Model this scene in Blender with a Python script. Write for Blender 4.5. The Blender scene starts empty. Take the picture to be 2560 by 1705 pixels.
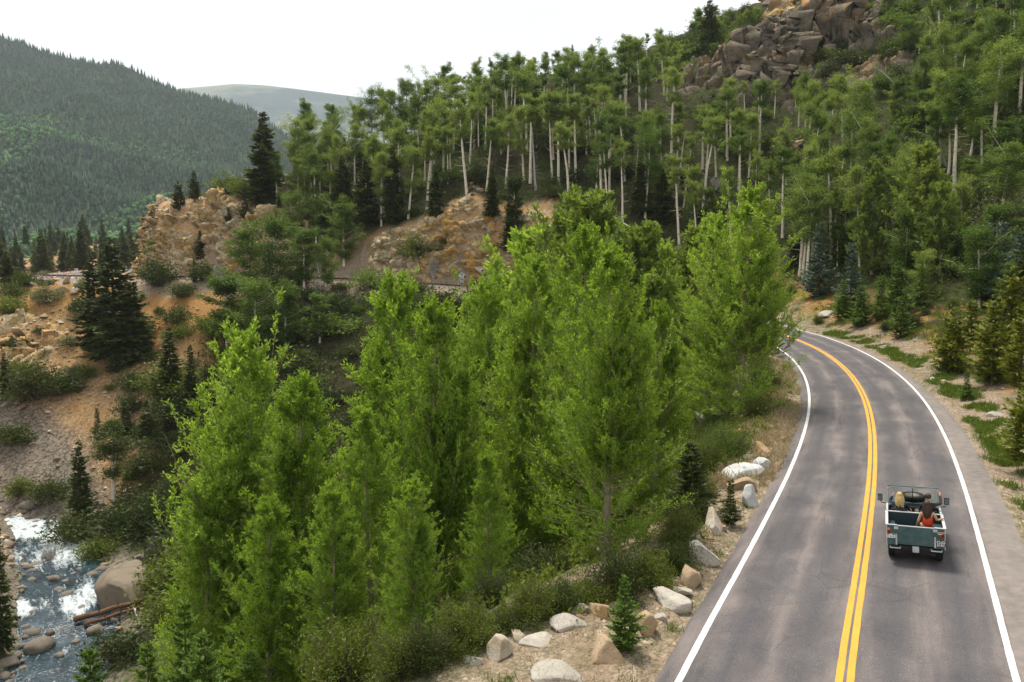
import bpy, bmesh, math, random
import numpy as np
from mathutils import Vector, Matrix

rng = np.random.default_rng(7)
random.seed(7)
scene = bpy.context.scene
col = scene.collection
R = math.radians

# ------------------------------------------------------------------ camera
FPX, CX, CY, YH, CAMH = 1900.0, 1280.0, 852.5, 690.0, 9.124
PITCH = math.atan((CY - YH) / FPX)
cam_d = bpy.data.cameras.new('camera')
cam = bpy.data.objects.new('camera', cam_d)
col.objects.link(cam)
cam_d.sensor_width = 36.0
cam_d.lens = 36.0 * FPX / 2560.0
cam_d.clip_start = 0.2
cam_d.clip_end = 30000
cam.location = (0, 0, CAMH)
cam.rotation_euler = (math.pi / 2 - PITCH, 0, 0)
scene.camera = cam

# ------------------------------------------------------------------ sky, sun, exposure
SUN_EL, SUN_AZ = R(67), R(-25)          # azimuth measured from +Y towards +X
world = bpy.data.worlds.new('World')
scene.world = world
world.use_nodes = True
wn, wl = world.node_tree.nodes, world.node_tree.links
wn.clear()
w_out = wn.new('ShaderNodeOutputWorld')
w_bg = wn.new('ShaderNodeBackground')
w_sky = wn.new('ShaderNodeTexSky')
w_sky.sky_type = 'NISHITA'
w_sky.sun_disc = False
w_sky.sun_elevation = SUN_EL
w_sky.sun_rotation = SUN_AZ
w_sky.dust_density = 4.0
w_sky.air_density = 1.0
w_tc = wn.new('ShaderNodeTexCoord')
w_map = wn.new('ShaderNodeMapping')
w_map.inputs['Scale'].default_value = (1.2, 1.2, 4.0)
w_nz = wn.new('ShaderNodeTexNoise')
w_nz.inputs['Scale'].default_value = 2.2
w_nz.inputs['Detail'].default_value = 5
w_cr = wn.new('ShaderNodeValToRGB')
w_cr.color_ramp.elements[0].position = 0.33
w_cr.color_ramp.elements[0].color = (9.3, 9.45, 9.6, 1)
w_cr.color_ramp.elements[1].position = 0.68
w_cr.color_ramp.elements[1].color = (11.2, 11.15, 11.0, 1)
w_mix = wn.new('ShaderNodeMix')
w_mix.data_type = 'RGBA'
w_mix.inputs['Factor'].default_value = 0.92
wl.new(w_tc.outputs['Generated'], w_map.inputs['Vector'])
wl.new(w_map.outputs['Vector'], w_nz.inputs['Vector'])
wl.new(w_nz.outputs['Fac'], w_cr.inputs['Fac'])
wl.new(w_sky.outputs['Color'], w_mix.inputs['A'])
wl.new(w_cr.outputs['Color'], w_mix.inputs['B'])
wl.new(w_mix.outputs['Result'], w_bg.inputs['Color'])
w_bg.inputs['Strength'].default_value = 0.080
wl.new(w_bg.outputs['Background'], w_out.inputs['Surface'])

sun_d = bpy.data.lights.new('sun', 'SUN')
sun_d.energy = 3.8
sun_d.angle = R(15)
sun_d.color = (1.0, 0.94, 0.83)
sun = bpy.data.objects.new('sun', sun_d)
col.objects.link(sun)
sdir = Vector((math.sin(SUN_AZ) * math.cos(SUN_EL), math.cos(SUN_AZ) * math.cos(SUN_EL), math.sin(SUN_EL)))
sun.rotation_euler = (-sdir).to_track_quat('-Z', 'Y').to_euler()

scene.view_settings.view_transform = 'Standard'
scene.view_settings.look = 'None'
scene.view_settings.gamma = 1.0
scene.view_settings.use_curve_mapping = False
scene.view_settings.exposure = 0.45
HAZE = 7.5e-5
scene.cycles.max_bounces = 7
scene.cycles.diffuse_bounces = 3
scene.cycles.transmission_bounces = 4
scene.cycles.transparent_max_bounces = 4
scene.cycles.volume_bounces = 1
scene.cycles.use_denoising = True

# ------------------------------------------------------------------ numpy noise
def _h(ix, iy, iz, seed):
    with np.errstate(over='ignore'):
        n = (ix.astype(np.int64) * 374761393 + iy.astype(np.int64) * 668265263 + iz.astype(np.int64) * 2147483647 + seed * 974634777) & 0xFFFFFFFF
        n = ((n ^ (n >> 13)) * 1274126177) & 0xFFFFFFFF
        n = ((n ^ (n >> 16)) * 2246822519) & 0xFFFFFFFF
        n = n ^ (n >> 15)
    return (n & 0xFFFFFF) / float(0x1000000)

def vnoise(P, seed=0):
    i = np.floor(P); f = P - i; f = f * f * (3 - 2 * f); i = i.astype(np.int64)
    x, y, z = i[:, 0], i[:, 1], i[:, 2]; fx, fy, fz = f[:, 0], f[:, 1], f[:, 2]
    def c(a, b, d): return _h(x + a, y + b, z + d, seed)
    x00 = c(0,0,0)*(1-fx)+c(1,0,0)*fx; x10 = c(0,1,0)*(1-fx)+c(1,1,0)*fx
    x01 = c(0,0,1)*(1-fx)+c(1,0,1)*fx; x11 = c(0,1,1)*(1-fx)+c(1,1,1)*fx
    return ((x00*(1-fy)+x10*fy)*(1-fz)+(x01*(1-fy)+x11*fy)*fz)

def fbm(P, octs=4, seed=0, gain=0.5):
    a, s, t, q = 1.0, 0.0, 0.0, P
    for o in range(octs):
        s = s + a * (vnoise(q, seed + o) - 0.5) * 2; t += a; a *= gain; q = q * 2.03 + 11.7
    return s / t

def fbm2(x, y, sc, octs=4, seed=0):
    return fbm(np.stack([x * sc, y * sc, np.zeros_like(x) + seed * 3.3], 1), octs, seed)

def cells(P, seed=0):
    i = np.floor(P).astype(np.int64)
    n = len(P); f1 = np.full(n, 9.0); f2 = np.full(n, 9.0); best = np.zeros((n, 3)); key = np.zeros((n, 3))
    for a in (-1, 0, 1):
        for b in (-1, 0, 1):
            for c in (-1, 0, 1):
                cx, cy, cz = i[:, 0] + a, i[:, 1] + b, i[:, 2] + c
                q = np.stack([cx + _h(cx, cy, cz, seed), cy + _h(cx, cy, cz, seed + 1), cz + _h(cx, cy, cz, seed + 2)], 1)
                d = np.sqrt(((P - q) ** 2).sum(1))
                m = d < f1
                f2 = np.where(m, f1, np.minimum(f2, d))
                best[m] = q[m]; f1 = np.where(m, d, f1)
                key[m] = np.stack([_h(cx, cy, cz, seed + 5), _h(cx, cy, cz, seed + 6), _h(cx, cy, cz, seed + 7)], 1)[m]
    return f1, f2, best, key

def blocky(P, seed=0, tilt=2.1, joint=4.2):
    """faceted block relief: every cell is a tilted plate, joints between the cells recessed"""
    f1, f2, q, k = cells(P, seed)
    rel = ((P - q) * (k - 0.5)).sum(1) * tilt + (k[:, 0] - 0.5) * 0.9
    return rel - np.clip(0.13 - (f2 - f1), 0, 0.13) * joint

def smin(a, b, k): h = np.clip(0.5 + 0.5 * (b - a) / k, 0, 1); return b * (1 - h) + a * h - k * h * (1 - h)
def smax(a, b, k): return -smin(-a, -b, k)
def sstep(a, b, x): t = np.clip((x - a) / (b - a), 0, 1); return t * t * (3 - 2 * t)

# ------------------------------------------------------------------ mesh helpers
def mesh_obj(name, V, faces, mat=None, parent=None, smooth=False, fmat=None, link=True):
    """faces: list of int arrays (m,k). One object, one mesh. Fast path for large arrays."""
    me = bpy.data.meshes.new(name)
    V = np.asarray(V, dtype=np.float32).reshape(-1, 3)
    if isinstance(faces, np.ndarray): faces = [faces]
    faces = [np.asarray(f, dtype=np.int32) for f in faces if len(f)]
    me.vertices.add(len(V)); me.vertices.foreach_set('co', V.ravel())
    tot = np.concatenate([np.full(len(f), f.shape[1], np.int32) for f in faces])
    loops = np.concatenate([f.ravel() for f in faces])
    start = np.concatenate([[0], np.cumsum(tot)[:-1]]).astype(np.int32)
    me.loops.add(len(loops)); me.loops.foreach_set('vertex_index', loops)
    me.polygons.add(len(tot)); me.polygons.foreach_set('loop_start', start); me.polygons.foreach_set('loop_total', tot)
    mats = mat if isinstance(mat, (list, tuple)) else [mat]
    for m in mats:
        if m: me.materials.append(m)
    if fmat is not None: me.polygons.foreach_set('material_index', np.asarray(fmat, np.int32))
    if smooth: me.polygons.foreach_set('use_smooth', np.ones(len(tot), bool))
    me.update(); me.validate()
    o = bpy.data.objects.new(name, me)
    if link: col.objects.link(o)
    if parent: o.parent = parent
    return o

def attr(o, name, vals):
    a = o.data.attributes.new(name, 'FLOAT', 'POINT'); a.data.foreach_set('value', np.asarray(vals, np.float32))

def empty(name, loc=(0, 0, 0), rz=0, sc=1.0):
    o = bpy.data.objects.new(name, None); col.objects.link(o)
    o.location = loc; o.rotation_euler = (0, 0, rz); o.scale = (sc, sc, sc); o.empty_display_size = 0.2
    return o

def tag(o, label=None, cat=None, group=None, kind=None):
    if label: o['label'] = label
    if cat: o['category'] = cat
    if group: o['group'] = group
    if kind: o['kind'] = kind
    return o

def grid_faces(nu, nv):
    i = np.arange(nu - 1)[:, None] * nv + np.arange(nv - 1)[None, :]
    return np.stack([i, i + nv, i + nv + 1, i + 1], -1).reshape(-1, 4)

# ------------------------------------------------------------------ materials
class NT:
    def __init__(s, name):
        s.m = bpy.data.materials.new(name); s.m.use_nodes = True
        s.n, s.l = s.m.node_tree.nodes, s.m.node_tree.links
        s.b = s.n['Principled BSDF']; s.out = s.n['Material Output']
        s.b.inputs['Specular IOR Level'].default_value = 0.25
        s.pos = None
    def geo(s):
        if not s.pos: s.pos = s.n.new('ShaderNodeNewGeometry')
        return s.pos
    def coord(s, kind='Object'):
        return s.n.new('ShaderNodeTexCoord').outputs[kind]
    def noise(s, vec, scale, detail=4, rough=0.55, out='Fac', dist=0):
        t = s.n.new('ShaderNodeTexNoise'); t.inputs['Scale'].default_value = scale
        t.inputs['Detail'].default_value = detail; t.inputs['Roughness'].default_value = rough
        t.inputs['Distortion'].default_value = dist
        if vec is not None: s.l.new(vec, t.inputs['Vector'])
        return t.outputs[out]
    def vor(s, vec, scale, out='Distance', feature='F1'):
        t = s.n.new('ShaderNodeTexVoronoi'); t.feature = feature; t.inputs['Scale'].default_value = scale
        if vec is not None: s.l.new(vec, t.inputs['Vector'])
        return t.outputs[out]
    def ramp(s, fac, stops):
        t = s.n.new('ShaderNodeValToRGB'); e = t.color_ramp.elements
        while len(e) < len(stops): e.new(0.5)
        for k, (p, c) in enumerate(stops):
            e[k].position = p
            e[k].color = (c, c, c, 1) if isinstance(c, (int, float)) else (*c, 1)
        s.l.new(fac, t.inputs['Fac']); return t.outputs['Color']
    def mix(s, fac, a, b, mode='MIX'):
        t = s.n.new('ShaderNodeMix'); t.data_type = 'RGBA'; t.blend_type = mode
        for sock, v in (('Factor', fac), ('A', a), ('B', b)):
            i = [q for q in t.inputs if q.name == sock and (sock == 'Factor' and q.type == 'VALUE' or sock != 'Factor' and q.type == 'RGBA')][0]
            if isinstance(v, (int, float)): i.default_value = v if sock == 'Factor' else (v, v, v, 1)
            elif isinstance(v, tuple): i.default_value = (*v, 1)
            else: s.l.new(v, i)
        return [q for q in t.outputs if q.type == 'RGBA'][0]
    def math(s, op, a, b=0.0, clamp=False):
        t = s.n.new('ShaderNodeMath'); t.operation = op; t.use_clamp = clamp
        for k, v in enumerate((a, b)):
            if isinstance(v, (int, float)): t.inputs[k].default_value = v
            else: s.l.new(v, t.inputs[k])
        return t.outputs[0]
    def at(s, name):
        t = s.n.new('ShaderNodeAttribute'); t.attribute_name = name; return t.outputs['Fac']
    def mapping(s, vec, scale=(1, 1, 1), rot=(0, 0, 0)):
        t = s.n.new('ShaderNodeMapping'); t.inputs['Scale'].default_value = scale; t.inputs['Rotation'].default_value = rot
        s.l.new(vec, t.inputs['Vector']); return t.outputs['Vector']
    def bump(s, h, strength=0.5, dist=0.05):
        t = s.n.new('ShaderNodeBump'); t.inputs['Strength'].default_value = strength; t.inputs['Distance'].default_value = dist
        s.l.new(h, t.inputs['Height']); s.l.new(t.outputs['Normal'], s.b.inputs['Normal'])
    def set(s, color=None, rough=None, metal=None, spec=None):
        for v, k in ((color, 'Base Color'), (rough, 'Roughness'), (metal, 'Metallic'), (spec, 'Specular IOR Level')):
            if v is None: continue
            if isinstance(v, tuple): s.b.inputs[k].default_value = (*v, 1)
            elif isinstance(v, (int, float)): s.b.inputs[k].default_value = v
            else: s.l.new(v, s.b.inputs[k])
        return s

def plain(name, c, rough=0.6, metal=0.0, spec=0.3, var=0.12, scale=6.0):
    """a single paint or plastic with slight mottling"""
    t = NT(name)
    n = t.noise(t.coord(), scale, 4)
    lo = tuple(max(0, v * (1 - var)) for v in c); hi = tuple(min(1, v * (1 + var)) for v in c)
    t.set(t.ramp(n, [(0.3, lo), (0.7, hi)]), rough, metal, spec)
    return t.m

def leaf_mat(name, stops, transl=0.45, warm=(1.25, 1.15, 0.5), per_tree=0.25):
    """leaf: colour varies leaf by leaf and tree by tree; light passes through"""
    t = NT(name)
    g = t.geo()
    oi = t.n.new('ShaderNodeObjectInfo')
    r = t.math('ADD', t.math('MULTIPLY', g.outputs['Random Per Island'], 1 - per_tree), t.math('MULTIPLY', oi.outputs['Random'], per_tree))
    c = t.ramp(r, stops)
    t.set(c, 0.55, 0, 0.25)
    tr = t.n.new('ShaderNodeBsdfTranslucent')
    t.l.new(t.mix(1.0, c, warm, 'MULTIPLY'), tr.inputs['Color'])
    mx = t.n.new('ShaderNodeMixShader'); mx.inputs[0].default_value = transl
    t.l.new(t.b.outputs[0], mx.inputs[1]); t.l.new(tr.outputs[0], mx.inputs[2])
    t.l.new(mx.outputs[0], t.out.inputs['Surface'])
    return t.m

def bark_mat(name, lo, hi, dark, sc=3.0):
    t = NT(name)
    v = t.mapping(t.coord(), (sc, sc, sc * 0.35))
    n = t.noise(v, 2.0, 5)
    k = t.noise(t.mapping(t.coord(), (sc * 0.6, sc * 0.6, sc * 1.6)), 2.3, 3)
    c = t.mix(t.ramp(k, [(0.6, 0.0), (0.68, 1.0)]), t.ramp(n, [(0.3, lo), (0.7, hi)]), dark)
    t.set(c, 0.85, 0, 0.15); t.bump(n, 0.4, 0.03)
    return t.m

# ================================================================== ROAD LINE
RK = [(-29.5,-57.5,-1.6,.03),(-11.8,-22.2,-.5,.03),(1.4,4.4,-.12,.035),(6.01,13.45,.01,.035),(8.26,17.92,.08,.042),(10.55,22.36,.16,.049),(12.83,26.81,.27,.053),(15.08,31.28,.39,.055),
      (17.26,35.77,.53,.056),(19.37,40.31,.69,.053),(21.37,44.89,.86,.051),(23.23,49.53,1.06,.047),(24.92,54.24,1.27,.042),(26.41,59.01,1.5,.038),(27.66,63.85,1.75,.035),
      (28.65,68.75,2.0,.032),(29.32,73.7,2.26,.03),(29.67,78.69,2.51,.028),(29.6,84.5,2.8,.026),(27.6,97,3.6,.024),(21.5,112,4.6,.02),(10,125,5.7,.015),(-6,134,6.8,.01),
      (-24,141,7.9,0),(-45,148,8.35,0),(-70,155,8.4,-.01),(-92,163,8.5,-.03),(-105,175,8.9,-.04),(-108,192,9.8,-.04),(-100,212,11.2,-.03),(-86,235,13,-.02),(-66,262,15,0),(-36,285,17,0),(0,310,19,0)]
def catmull(K, step):
    K = np.array(K, float); out = []
    for i in range(len(K) - 1):
        p0, p1, p2, p3 = K[max(i-1,0)], K[i], K[i+1], K[min(i+2,len(K)-1)]
        n = max(2, int(np.linalg.norm(p2[:2]-p1[:2]) / step))
        t = (np.arange(n) / n)[:, None]
        out.append(0.5*((2*p1)+(-p0+p2)*t+(2*p0-5*p1+4*p2-p3)*t*t+(-p0+3*p1-3*p2+p3)*t**3))
    out.append(K[-1:]); return np.concatenate(out)
RP = catmull(RK, 1.0)
RT = np.gradient(RP[:, :2], axis=0); RT /= np.linalg.norm(RT, axis=1)[:, None]
RN = np.stack([RT[:, 1], -RT[:, 0]], 1)              # to the right of travel
RS = np.concatenate([[0], np.cumsum(np.linalg.norm(np.diff(RP[:, :2], axis=0), axis=1))])
i0 = np.argmin(np.abs(RP[:, 1] - 13.45) + np.abs(RP[:, 0] - 6.01)); RS -= RS[i0]

def near_line(x, y, L):
    """nearest sample of a polyline, vectorised in blocks"""
    idx = np.empty(len(x), np.int64); d = np.empty(len(x))
    for a in range(0, len(x), 40000):
        b = slice(a, a + 40000)
        q = (x[b, None] - L[None, :, 0]) ** 2 + (y[b, None] - L[None, :, 1]) ** 2
        idx[b] = q.argmin(1); d[b] = np.sqrt(q.min(1))
    return idx, d

def road_sd(x, y):
    i, d = near_line(x, y, RP)
    off = (x - RP[i, 0]) * RN[i, 0] + (y - RP[i, 1]) * RN[i, 1]
    return i, np.where(off >= 0, d, -d)              # + right (uphill), - left (river)

# ------------------------------------------------------------------ river line
VK = [(-150,150,-20.5),(-118,131,-22.2),(-92,119,-23.3),(-74,111,-23.9),(-63,101,-24.3),(-55,90,-24.7),(-47.5,79,-25.2),(-42,69,-25.8),(-39.5,59,-26.3),(-42,45,-27),(-50,28,-28),(-62,5,-29),(-75,-25,-30)]
VP = catmull(VK, 1.0)
VT = np.gradient(VP[:, :2], axis=0); VT /= np.linalg.norm(VT, axis=1)[:, None]
VN = np.stack([VT[:, 1], -VT[:, 0]], 1)              # to the right looking downstream = west bank

def tab(s, T):
    T = np.array(T, float); return [np.interp(s, T[:, 0], T[:, k]) for k in range(1, T.shape[1])]
UP = [(-60,6,1.5,6,.60,14,130),(60,6,1.2,6,.62,14,130),(88,6,2,5,.80,9,175),(101,6,3,5,.83,6,170),(112,6,3.5,5,.79,3,120),(122,5.6,9,4.6,.73,1,84),(138,5.4,13.5,5.2,.68,1,58),(152,5.4,14,5.6,.68,1,54),
      (163,5.4,8.5,4.2,.74,1,50),(176,6,6,6,.76,1,43),(190,6.2,11,7,.66,1,33),(206,6,17,7.5,.50,1,27),(222,8,19,7.5,.40,1,21.5),(234,15,18.5,6.5,.36,1,19.5),(252,18,17,6,.3,1,18),(270,14,14,8,.4,1,18),(310,6,9,8,.5,1,24),(400,6,9,8,.5,1,30)]
DN = [(-60,4.4,.6),(-6,9.0,.62),(0,8.8,.64),(7,7.6,.66),(13,5.9,.7),(30,5.2,.7),(70,6.0,.62),(100,6.5,.7),(180,5.2,.78),(205,6.0,.66),(222,15,.62),(240,14,.22),(262,9,.025),(400,9,.0)]

def height(x, y, detail=True):
    x = np.asarray(x, float).ravel(); y = np.asarray(y, float).ravel()
    i, off = road_sd(x, y); s = RS[i]
    zr = RP[i, 2] + RP[i, 3] * np.clip(off, -4.2, 4.8)
    a = np.maximum(off, 0)
    a0, ch, cw, sl, soft, hm = tab(s, UP)
    t = np.clip((a - a0) / cw, 0, 1)
    wob = fbm2(x, y, .11, 3, 5)
    a2 = np.maximum(a - a0 - cw * .6, 0)
    rise = sl * (a2 - soft * (1 - np.exp(-a2 / soft)))
    up = ch * (1 + .25 * wob) * (t * t * (3 - 2 * t)) + rise
    hmm = hm * (1 + .10 * fbm2(x, y, .022, 3, 9))
    up = smin(up, hmm, 9.0)
    up = np.maximum(up, 0)
    zu = zr + up - .18 * np.exp(-((a - 5.4) / .6) ** 2)
    b = np.maximum(-off, 0)
    sh, ds = tab(s, DN)
    sh = sh + 1.2 * fbm2(x, y, .16, 2, 31)
    b2 = np.maximum(b - sh, 0)
    drop = ds * (b2 - 1.0 * (1 - np.exp(-b2 / 1.0)))
    zd = zr - drop - .03 * np.maximum(b - 3.8, 0)
    k, dr = near_line(x, y, VP)
    wo = (x - VP[k, 0]) * VN[k, 0] + (y - VP[k, 1]) * VN[k, 1]
    e = np.maximum(dr - 4.3, 0)
    bas = VP[k, 2] - 1.0 * np.exp(-(dr / 4.4) ** 4) + np.where(wo > 0, np.minimum(.55 * e, 24), .17 * e) + .25
    zd = zd - .9 * sstep(186, 198, s) * sstep(4.9, 7.5, b) * (1 - sstep(250, 262, s))
    zd = smax(zd, bas, 2.5)
    z = np.where(off >= 0, zu, zd)
    am = sstep(4.6, 9, np.abs(off))
    if detail:
        am2 = am * (0.25 + .75 * sstep(8, 40, np.abs(off))) * (1 - .88 * sstep(186, 198, s) * (1 - sstep(14, 22, np.abs(off))))
        z = z + am2 * (1.3 * fbm2(x, y, .07, 4, 2) + .35 * fbm2(x, y, .45, 3, 3)) * np.where(dr < 8, .35, 1)
        z = z + (.05 * am + .035 * sstep(4.7, 5.6, np.abs(off))) * fbm2(x, y, 1.9, 3, 4)
    onroad = (np.abs(off + .0) < 4.5)
    z = np.where(onroad, zr - .16, z)
    return z

def at(px, py, far=420.0):
    """the point of the ground seen at a pixel of the photograph"""
    ux = (px - CX) / FPX; uv = -(py - CY) / FPX
    c, s_ = math.cos(PITCH), math.sin(PITCH)
    dy = c + uv * s_; dz = -s_ + uv * c
    t = np.concatenate([np.arange(6, 60, .25), np.arange(60, far, .6)])
    X, Y, Z = ux * t, dy * t, CAMH + dz * t
    g = height(X, Y)
    hit = np.nonzero(Z <= g)[0]
    j = hit[0] if len(hit) else len(t) - 1
    return Vector((X[j], Y[j], g[j]))
def px_at_depth(px, py, Y):
    """point on the pixel's line of sight at a distance Y"""
    ux = (px - CX) / FPX; uv = -(py - CY) / FPX
    c, s_ = math.cos(PITCH), math.sin(PITCH)
    t = Y / (c + uv * s_)
    return Vector((ux * t, Y, CAMH + (-s_ + uv * c) * t))
def gz(x, y): return float(height(np.array([x]), np.array([y]))[0])
def to_px(x, y, z):
    c, s_ = math.cos(PITCH), math.sin(PITCH)
    dz = z - CAMH; d = y * c - dz * s_; v = y * s_ + dz * c
    return CX + FPX * x / d, CY - FPX * v / d

# ================================================================== TERRAIN
def lines(*segs):
    out = []
    for a, b, st in segs: out.append(np.arange(a, b, st))
    return np.concatenate(out + [[segs[-1][1]]])
gx = lines((-230,-140,3),(-140,-60,1.2),(-60,-8,.8),(-8,32,.33),(32,90,.9),(90,230,2.2))
gy = lines((-40,10,1.6),(10,55,.33),(55,180,.75),(180,330,1.7),(330,420,4))
GX, GY = np.meshgrid(gx, gy, indexing='ij')
tx, ty = GX.ravel(), GY.ravel()
tz = height(tx, ty)
ri, roff = road_sd(tx, ty); rs = RS[ri]
vk_, vdr = near_line(tx, ty, VP)
n1 = fbm2(tx, ty, .09, 4, 12); n2 = fbm2(tx, ty, .5, 3, 13); n3 = fbm2(tx, ty, .03, 3, 14)
a0, ch, cw, *_ = tab(rs, UP)
cut = sstep(114, 122, rs) * (1 - sstep(163, 172, rs)) + sstep(186, 197, rs) * (1 - sstep(275, 290, rs))
m_cliff = cut * sstep(5, 6.2, roff) * (1 - sstep(a0 + cw + 1, a0 + cw + 5, roff + 2.5 * n1))
m_cliff = np.maximum(m_cliff, sstep(165, 180, rs) * (1 - sstep(190, 200, rs)) * sstep(5, 7, roff) * (1 - sstep(18, 26, roff)) * sstep(-.1, .15, n1))
far_l = sstep(172, 188, rs) * (roff < 0)
m_dirt = far_l * sstep(4, 5, -roff) * sstep(-.55, -.1, n1 + .3 * n2 + .5)
m_scree = far_l * sstep(16, 26, -roff + 6 * n1) * sstep(-62, -50, -tx * 0 - 55 + 0 * tx)
m_scree = far_l * sstep(14, 30, -roff + 8 * n1)
m_grav = sstep(9.5, 6.0, np.abs(roff) + 2 * n2 + np.where(roff > 0, -1.0, -1.6))
bank_r = (roff > 0) * (rs < 105) * (1 - sstep(13, 19, roff + 5 * n1))
m_dirt = np.maximum(m_dirt, bank_r * sstep(-.35, .05, n2 + n1))
shoulder_l = (roff < 0) * (rs < 20) * (1 - sstep(8, 10, -roff + n2))
m_grav = np.maximum(m_grav, shoulder_l * sstep(-.6, -.2, n1))
m_bank = (1 - sstep(5.5, 9.5, vdr + 1.5 * n2))
m_green = sstep(-.05, .3, n1 * .8 + n2 * .5 + .12) * (1 - m_scree) * (1 - m_cliff)
m_green = np.maximum(m_green, .6 * (roff > 18) * (rs < 118)); m_green *= np.where(shoulder_l > .1, .35, 1) * np.where(bank_r > .2, .55, 1) * np.where(far_l > .5, .35, 1)

t = NT('hillside soil')
P = t.geo().outputs['Position']
na = t.noise(P, .8, 6); nb = t.noise(P, 5.0, 5); nc = t.noise(P, .12, 3)
vo = t.vor(P, 3.2, 'Color'); vd = t.vor(P, 3.2, 'Distance')
vo2 = t.vor(P, 9.0, 'Color'); vo3 = t.vor(P, 22.0, 'Color'); vd3 = t.vor(P, 11.0, 'Distance')
floor = t.ramp(na, [(.3, (.026, .025, .012)), (.55, (.050, .043, .021)), (.75, (.085, .066, .036))])
dirt = t.mix(t.ramp(nc, [(.35, 0.), (.65, 1.)]), t.ramp(nb, [(.3, (.21, .118, .046)), (.7, (.38, .225, .092))]), t.ramp(nb, [(.3, (.31, .155, .048)), (.7, (.47, .245, .078))]))
stone = t.ramp(t.mix(.5, vo, vo2), [(.2, (.17, .102, .046)), (.5, (.33, .215, .110)), (.8, (.49, .36, .215))])
grav = t.mix(t.ramp(na, [(.35, 0.), (.7, 1.)]), t.ramp(nb, [(.3, (.19, .140, .095)), (.7, (.35, .265, .185))]), t.ramp(t.mix(.5, vo2, vo3), [(.2, (.12, .09, .06)), (.5, (.29, .225, .16)), (.8, (.56, .47, .37))]))
grass = t.ramp(nb, [(.25, (.026, .050, .009)), (.55, (.056, .092, .017)), (.8, (.12, .145, .038))])
rock = t.mix(t.ramp(na, [(.4, 0.), (.62, 1.)]), t.ramp(nb, [(.3, (.40, .20, .07)), (.7, (.52, .30, .12))]), t.ramp(vo, [(.2, (.36, .26, .16)), (.8, (.56, .46, .33))]))
bankc = t.ramp(vo, [(.2, (.09, .08, .065)), (.8, (.26, .21, .16))])
c = t.mix(t.at('dirt'), floor, dirt)
c = t.mix(t.math('MULTIPLY', t.at('scree'), t.ramp(na, [(.3, .25), (.5, .9)])), c, stone)
c = t.mix(t.at('cliff'), c, rock)
c = t.mix(t.at('gravel'), c, grav)
c = t.mix(t.at('bank'), c, bankc)
gm = t.math('MULTIPLY', t.at('green'), t.ramp(t.noise(P, 2.2, 5), [(.42, 0.), (.6, 1.)]))
c = t.mix(gm, c, grass)
t.set(c, .95, 0, .1)
t.bump(t.math('ADD', t.math('ADD', t.math('MULTIPLY', nb, .6), vd), t.math('MULTIPLY', vd3, -.8)), .8, .12)
M_soil = t.m
ground = mesh_obj('ground', np.stack([tx, ty, tz], 1), grid_faces(len(gx), len(gy)), M_soil, smooth=True)
tag(ground, 'dirt and scree hillside around the bowl of the road', kind='structure')
for nm, v in (('dirt', m_dirt), ('scree', m_scree), ('cliff', m_cliff), ('gravel', m_grav), ('bank', m_bank), ('green', m_green)): attr(ground, nm, np.clip(v, 0, 1))

# the valley floor beyond, out to the horizon
vf = np.array([(-6500,-2500,-34),(6500,-2500,-34),(6500,8000,-34),(-6500,8000,-34)], float)
t = NT('valley meadow'); P = t.geo().outputs['Position']
t.set(t.ramp(t.noise(P, .02, 5), [(.3, (.03, .045, .02)), (.7, (.07, .09, .035))]), .95, 0, .1)
tag(mesh_obj('valley_floor', vf, np.array([[0, 1, 2, 3]]), t.m), 'green valley floor far below', kind='structure')

# ================================================================== ROAD
def strip(offs, sidx, dz, edge=None):
    """points of the road at offsets (columns) and samples (rows)"""
    V = []
    for o in offs:
        oo = np.full(len(sidx), o) if not hasattr(o, '__len__') else o
        V.append(np.stack([RP[sidx, 0] + RN[sidx, 0] * oo, RP[sidx, 1] + RN[sidx, 1] * oo, RP[sidx, 2] + RP[sidx, 3] * np.clip(oo, -4.3, 4.9) + dz], 1))
    return np.stack(V, 1).reshape(-1, 3)
fine = catmull(RK, .33)
RPc, RNc, RSc = RP, RN, RS
RP = fine; RT = np.gradient(RP[:, :2], axis=0); RT /= np.linalg.norm(RT, axis=1)[:, None]
RN = np.stack([RT[:, 1], -RT[:, 0]], 1); RS = np.concatenate([[0], np.cumsum(np.linalg.norm(np.diff(RP[:, :2], axis=0), axis=1))])
j0 = np.argmin(np.abs(RP[:, 1] - 13.45) + np.abs(RP[:, 0] - 6.01)); RS -= RS[j0]
si = np.arange(len(RP)); S = RS
eL = -3.72 - .05 * fbm2(S, S * 0, .9, 3, 1) - .04 * fbm2(S, S * 0, 4, 2, 2)
eR = np.interp(S, [0, 8, 16, 30, 45, 80, 400], [4.75, 4.7, 4.55, 4.25, 3.95, 3.8, 3.8]) + .10 * fbm2(S, S * 0, .7, 4, 3) + .05 * fbm2(S, S * 0, 4, 2, 4)
cols_ = [eL - .25, eL] + list(np.linspace(-3.4, 3.4, 9)) + [3.6, eR, eR + .3]
RV = strip(cols_, si, 0.0)
nc_ = len(cols_)
RV = RV.reshape(len(si), nc_, 3); RV[:, 0, 2] -= .14; RV[:, -1, 2] -= .14; RV = RV.reshape(-1, 3)
STAINS = []
for px, py, a_, b_ in ((1985,1383,.75,.42),(1966,1437,.95,.36),(2076,1155,1.5,.5),(2053,1209,.8,.4),(2041,1240,.9,.42),(1900,1660,.9,.3),(2300,1010,2.2,.3)):
    p_ = at(px, py); q_, o_ = road_sd(np.array([p_.x]), np.array([p_.y])); jj_ = np.argmin((RP[:, 0] - p_.x) ** 2 + (RP[:, 1] - p_.y) ** 2); STAINS.append((float(RS[jj_]), float(o_[0]), a_, b_))
t = NT('old asphalt')
so, oo_ = t.at('s'), t.at('off')
P = t.geo().outputs['Position']
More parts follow.
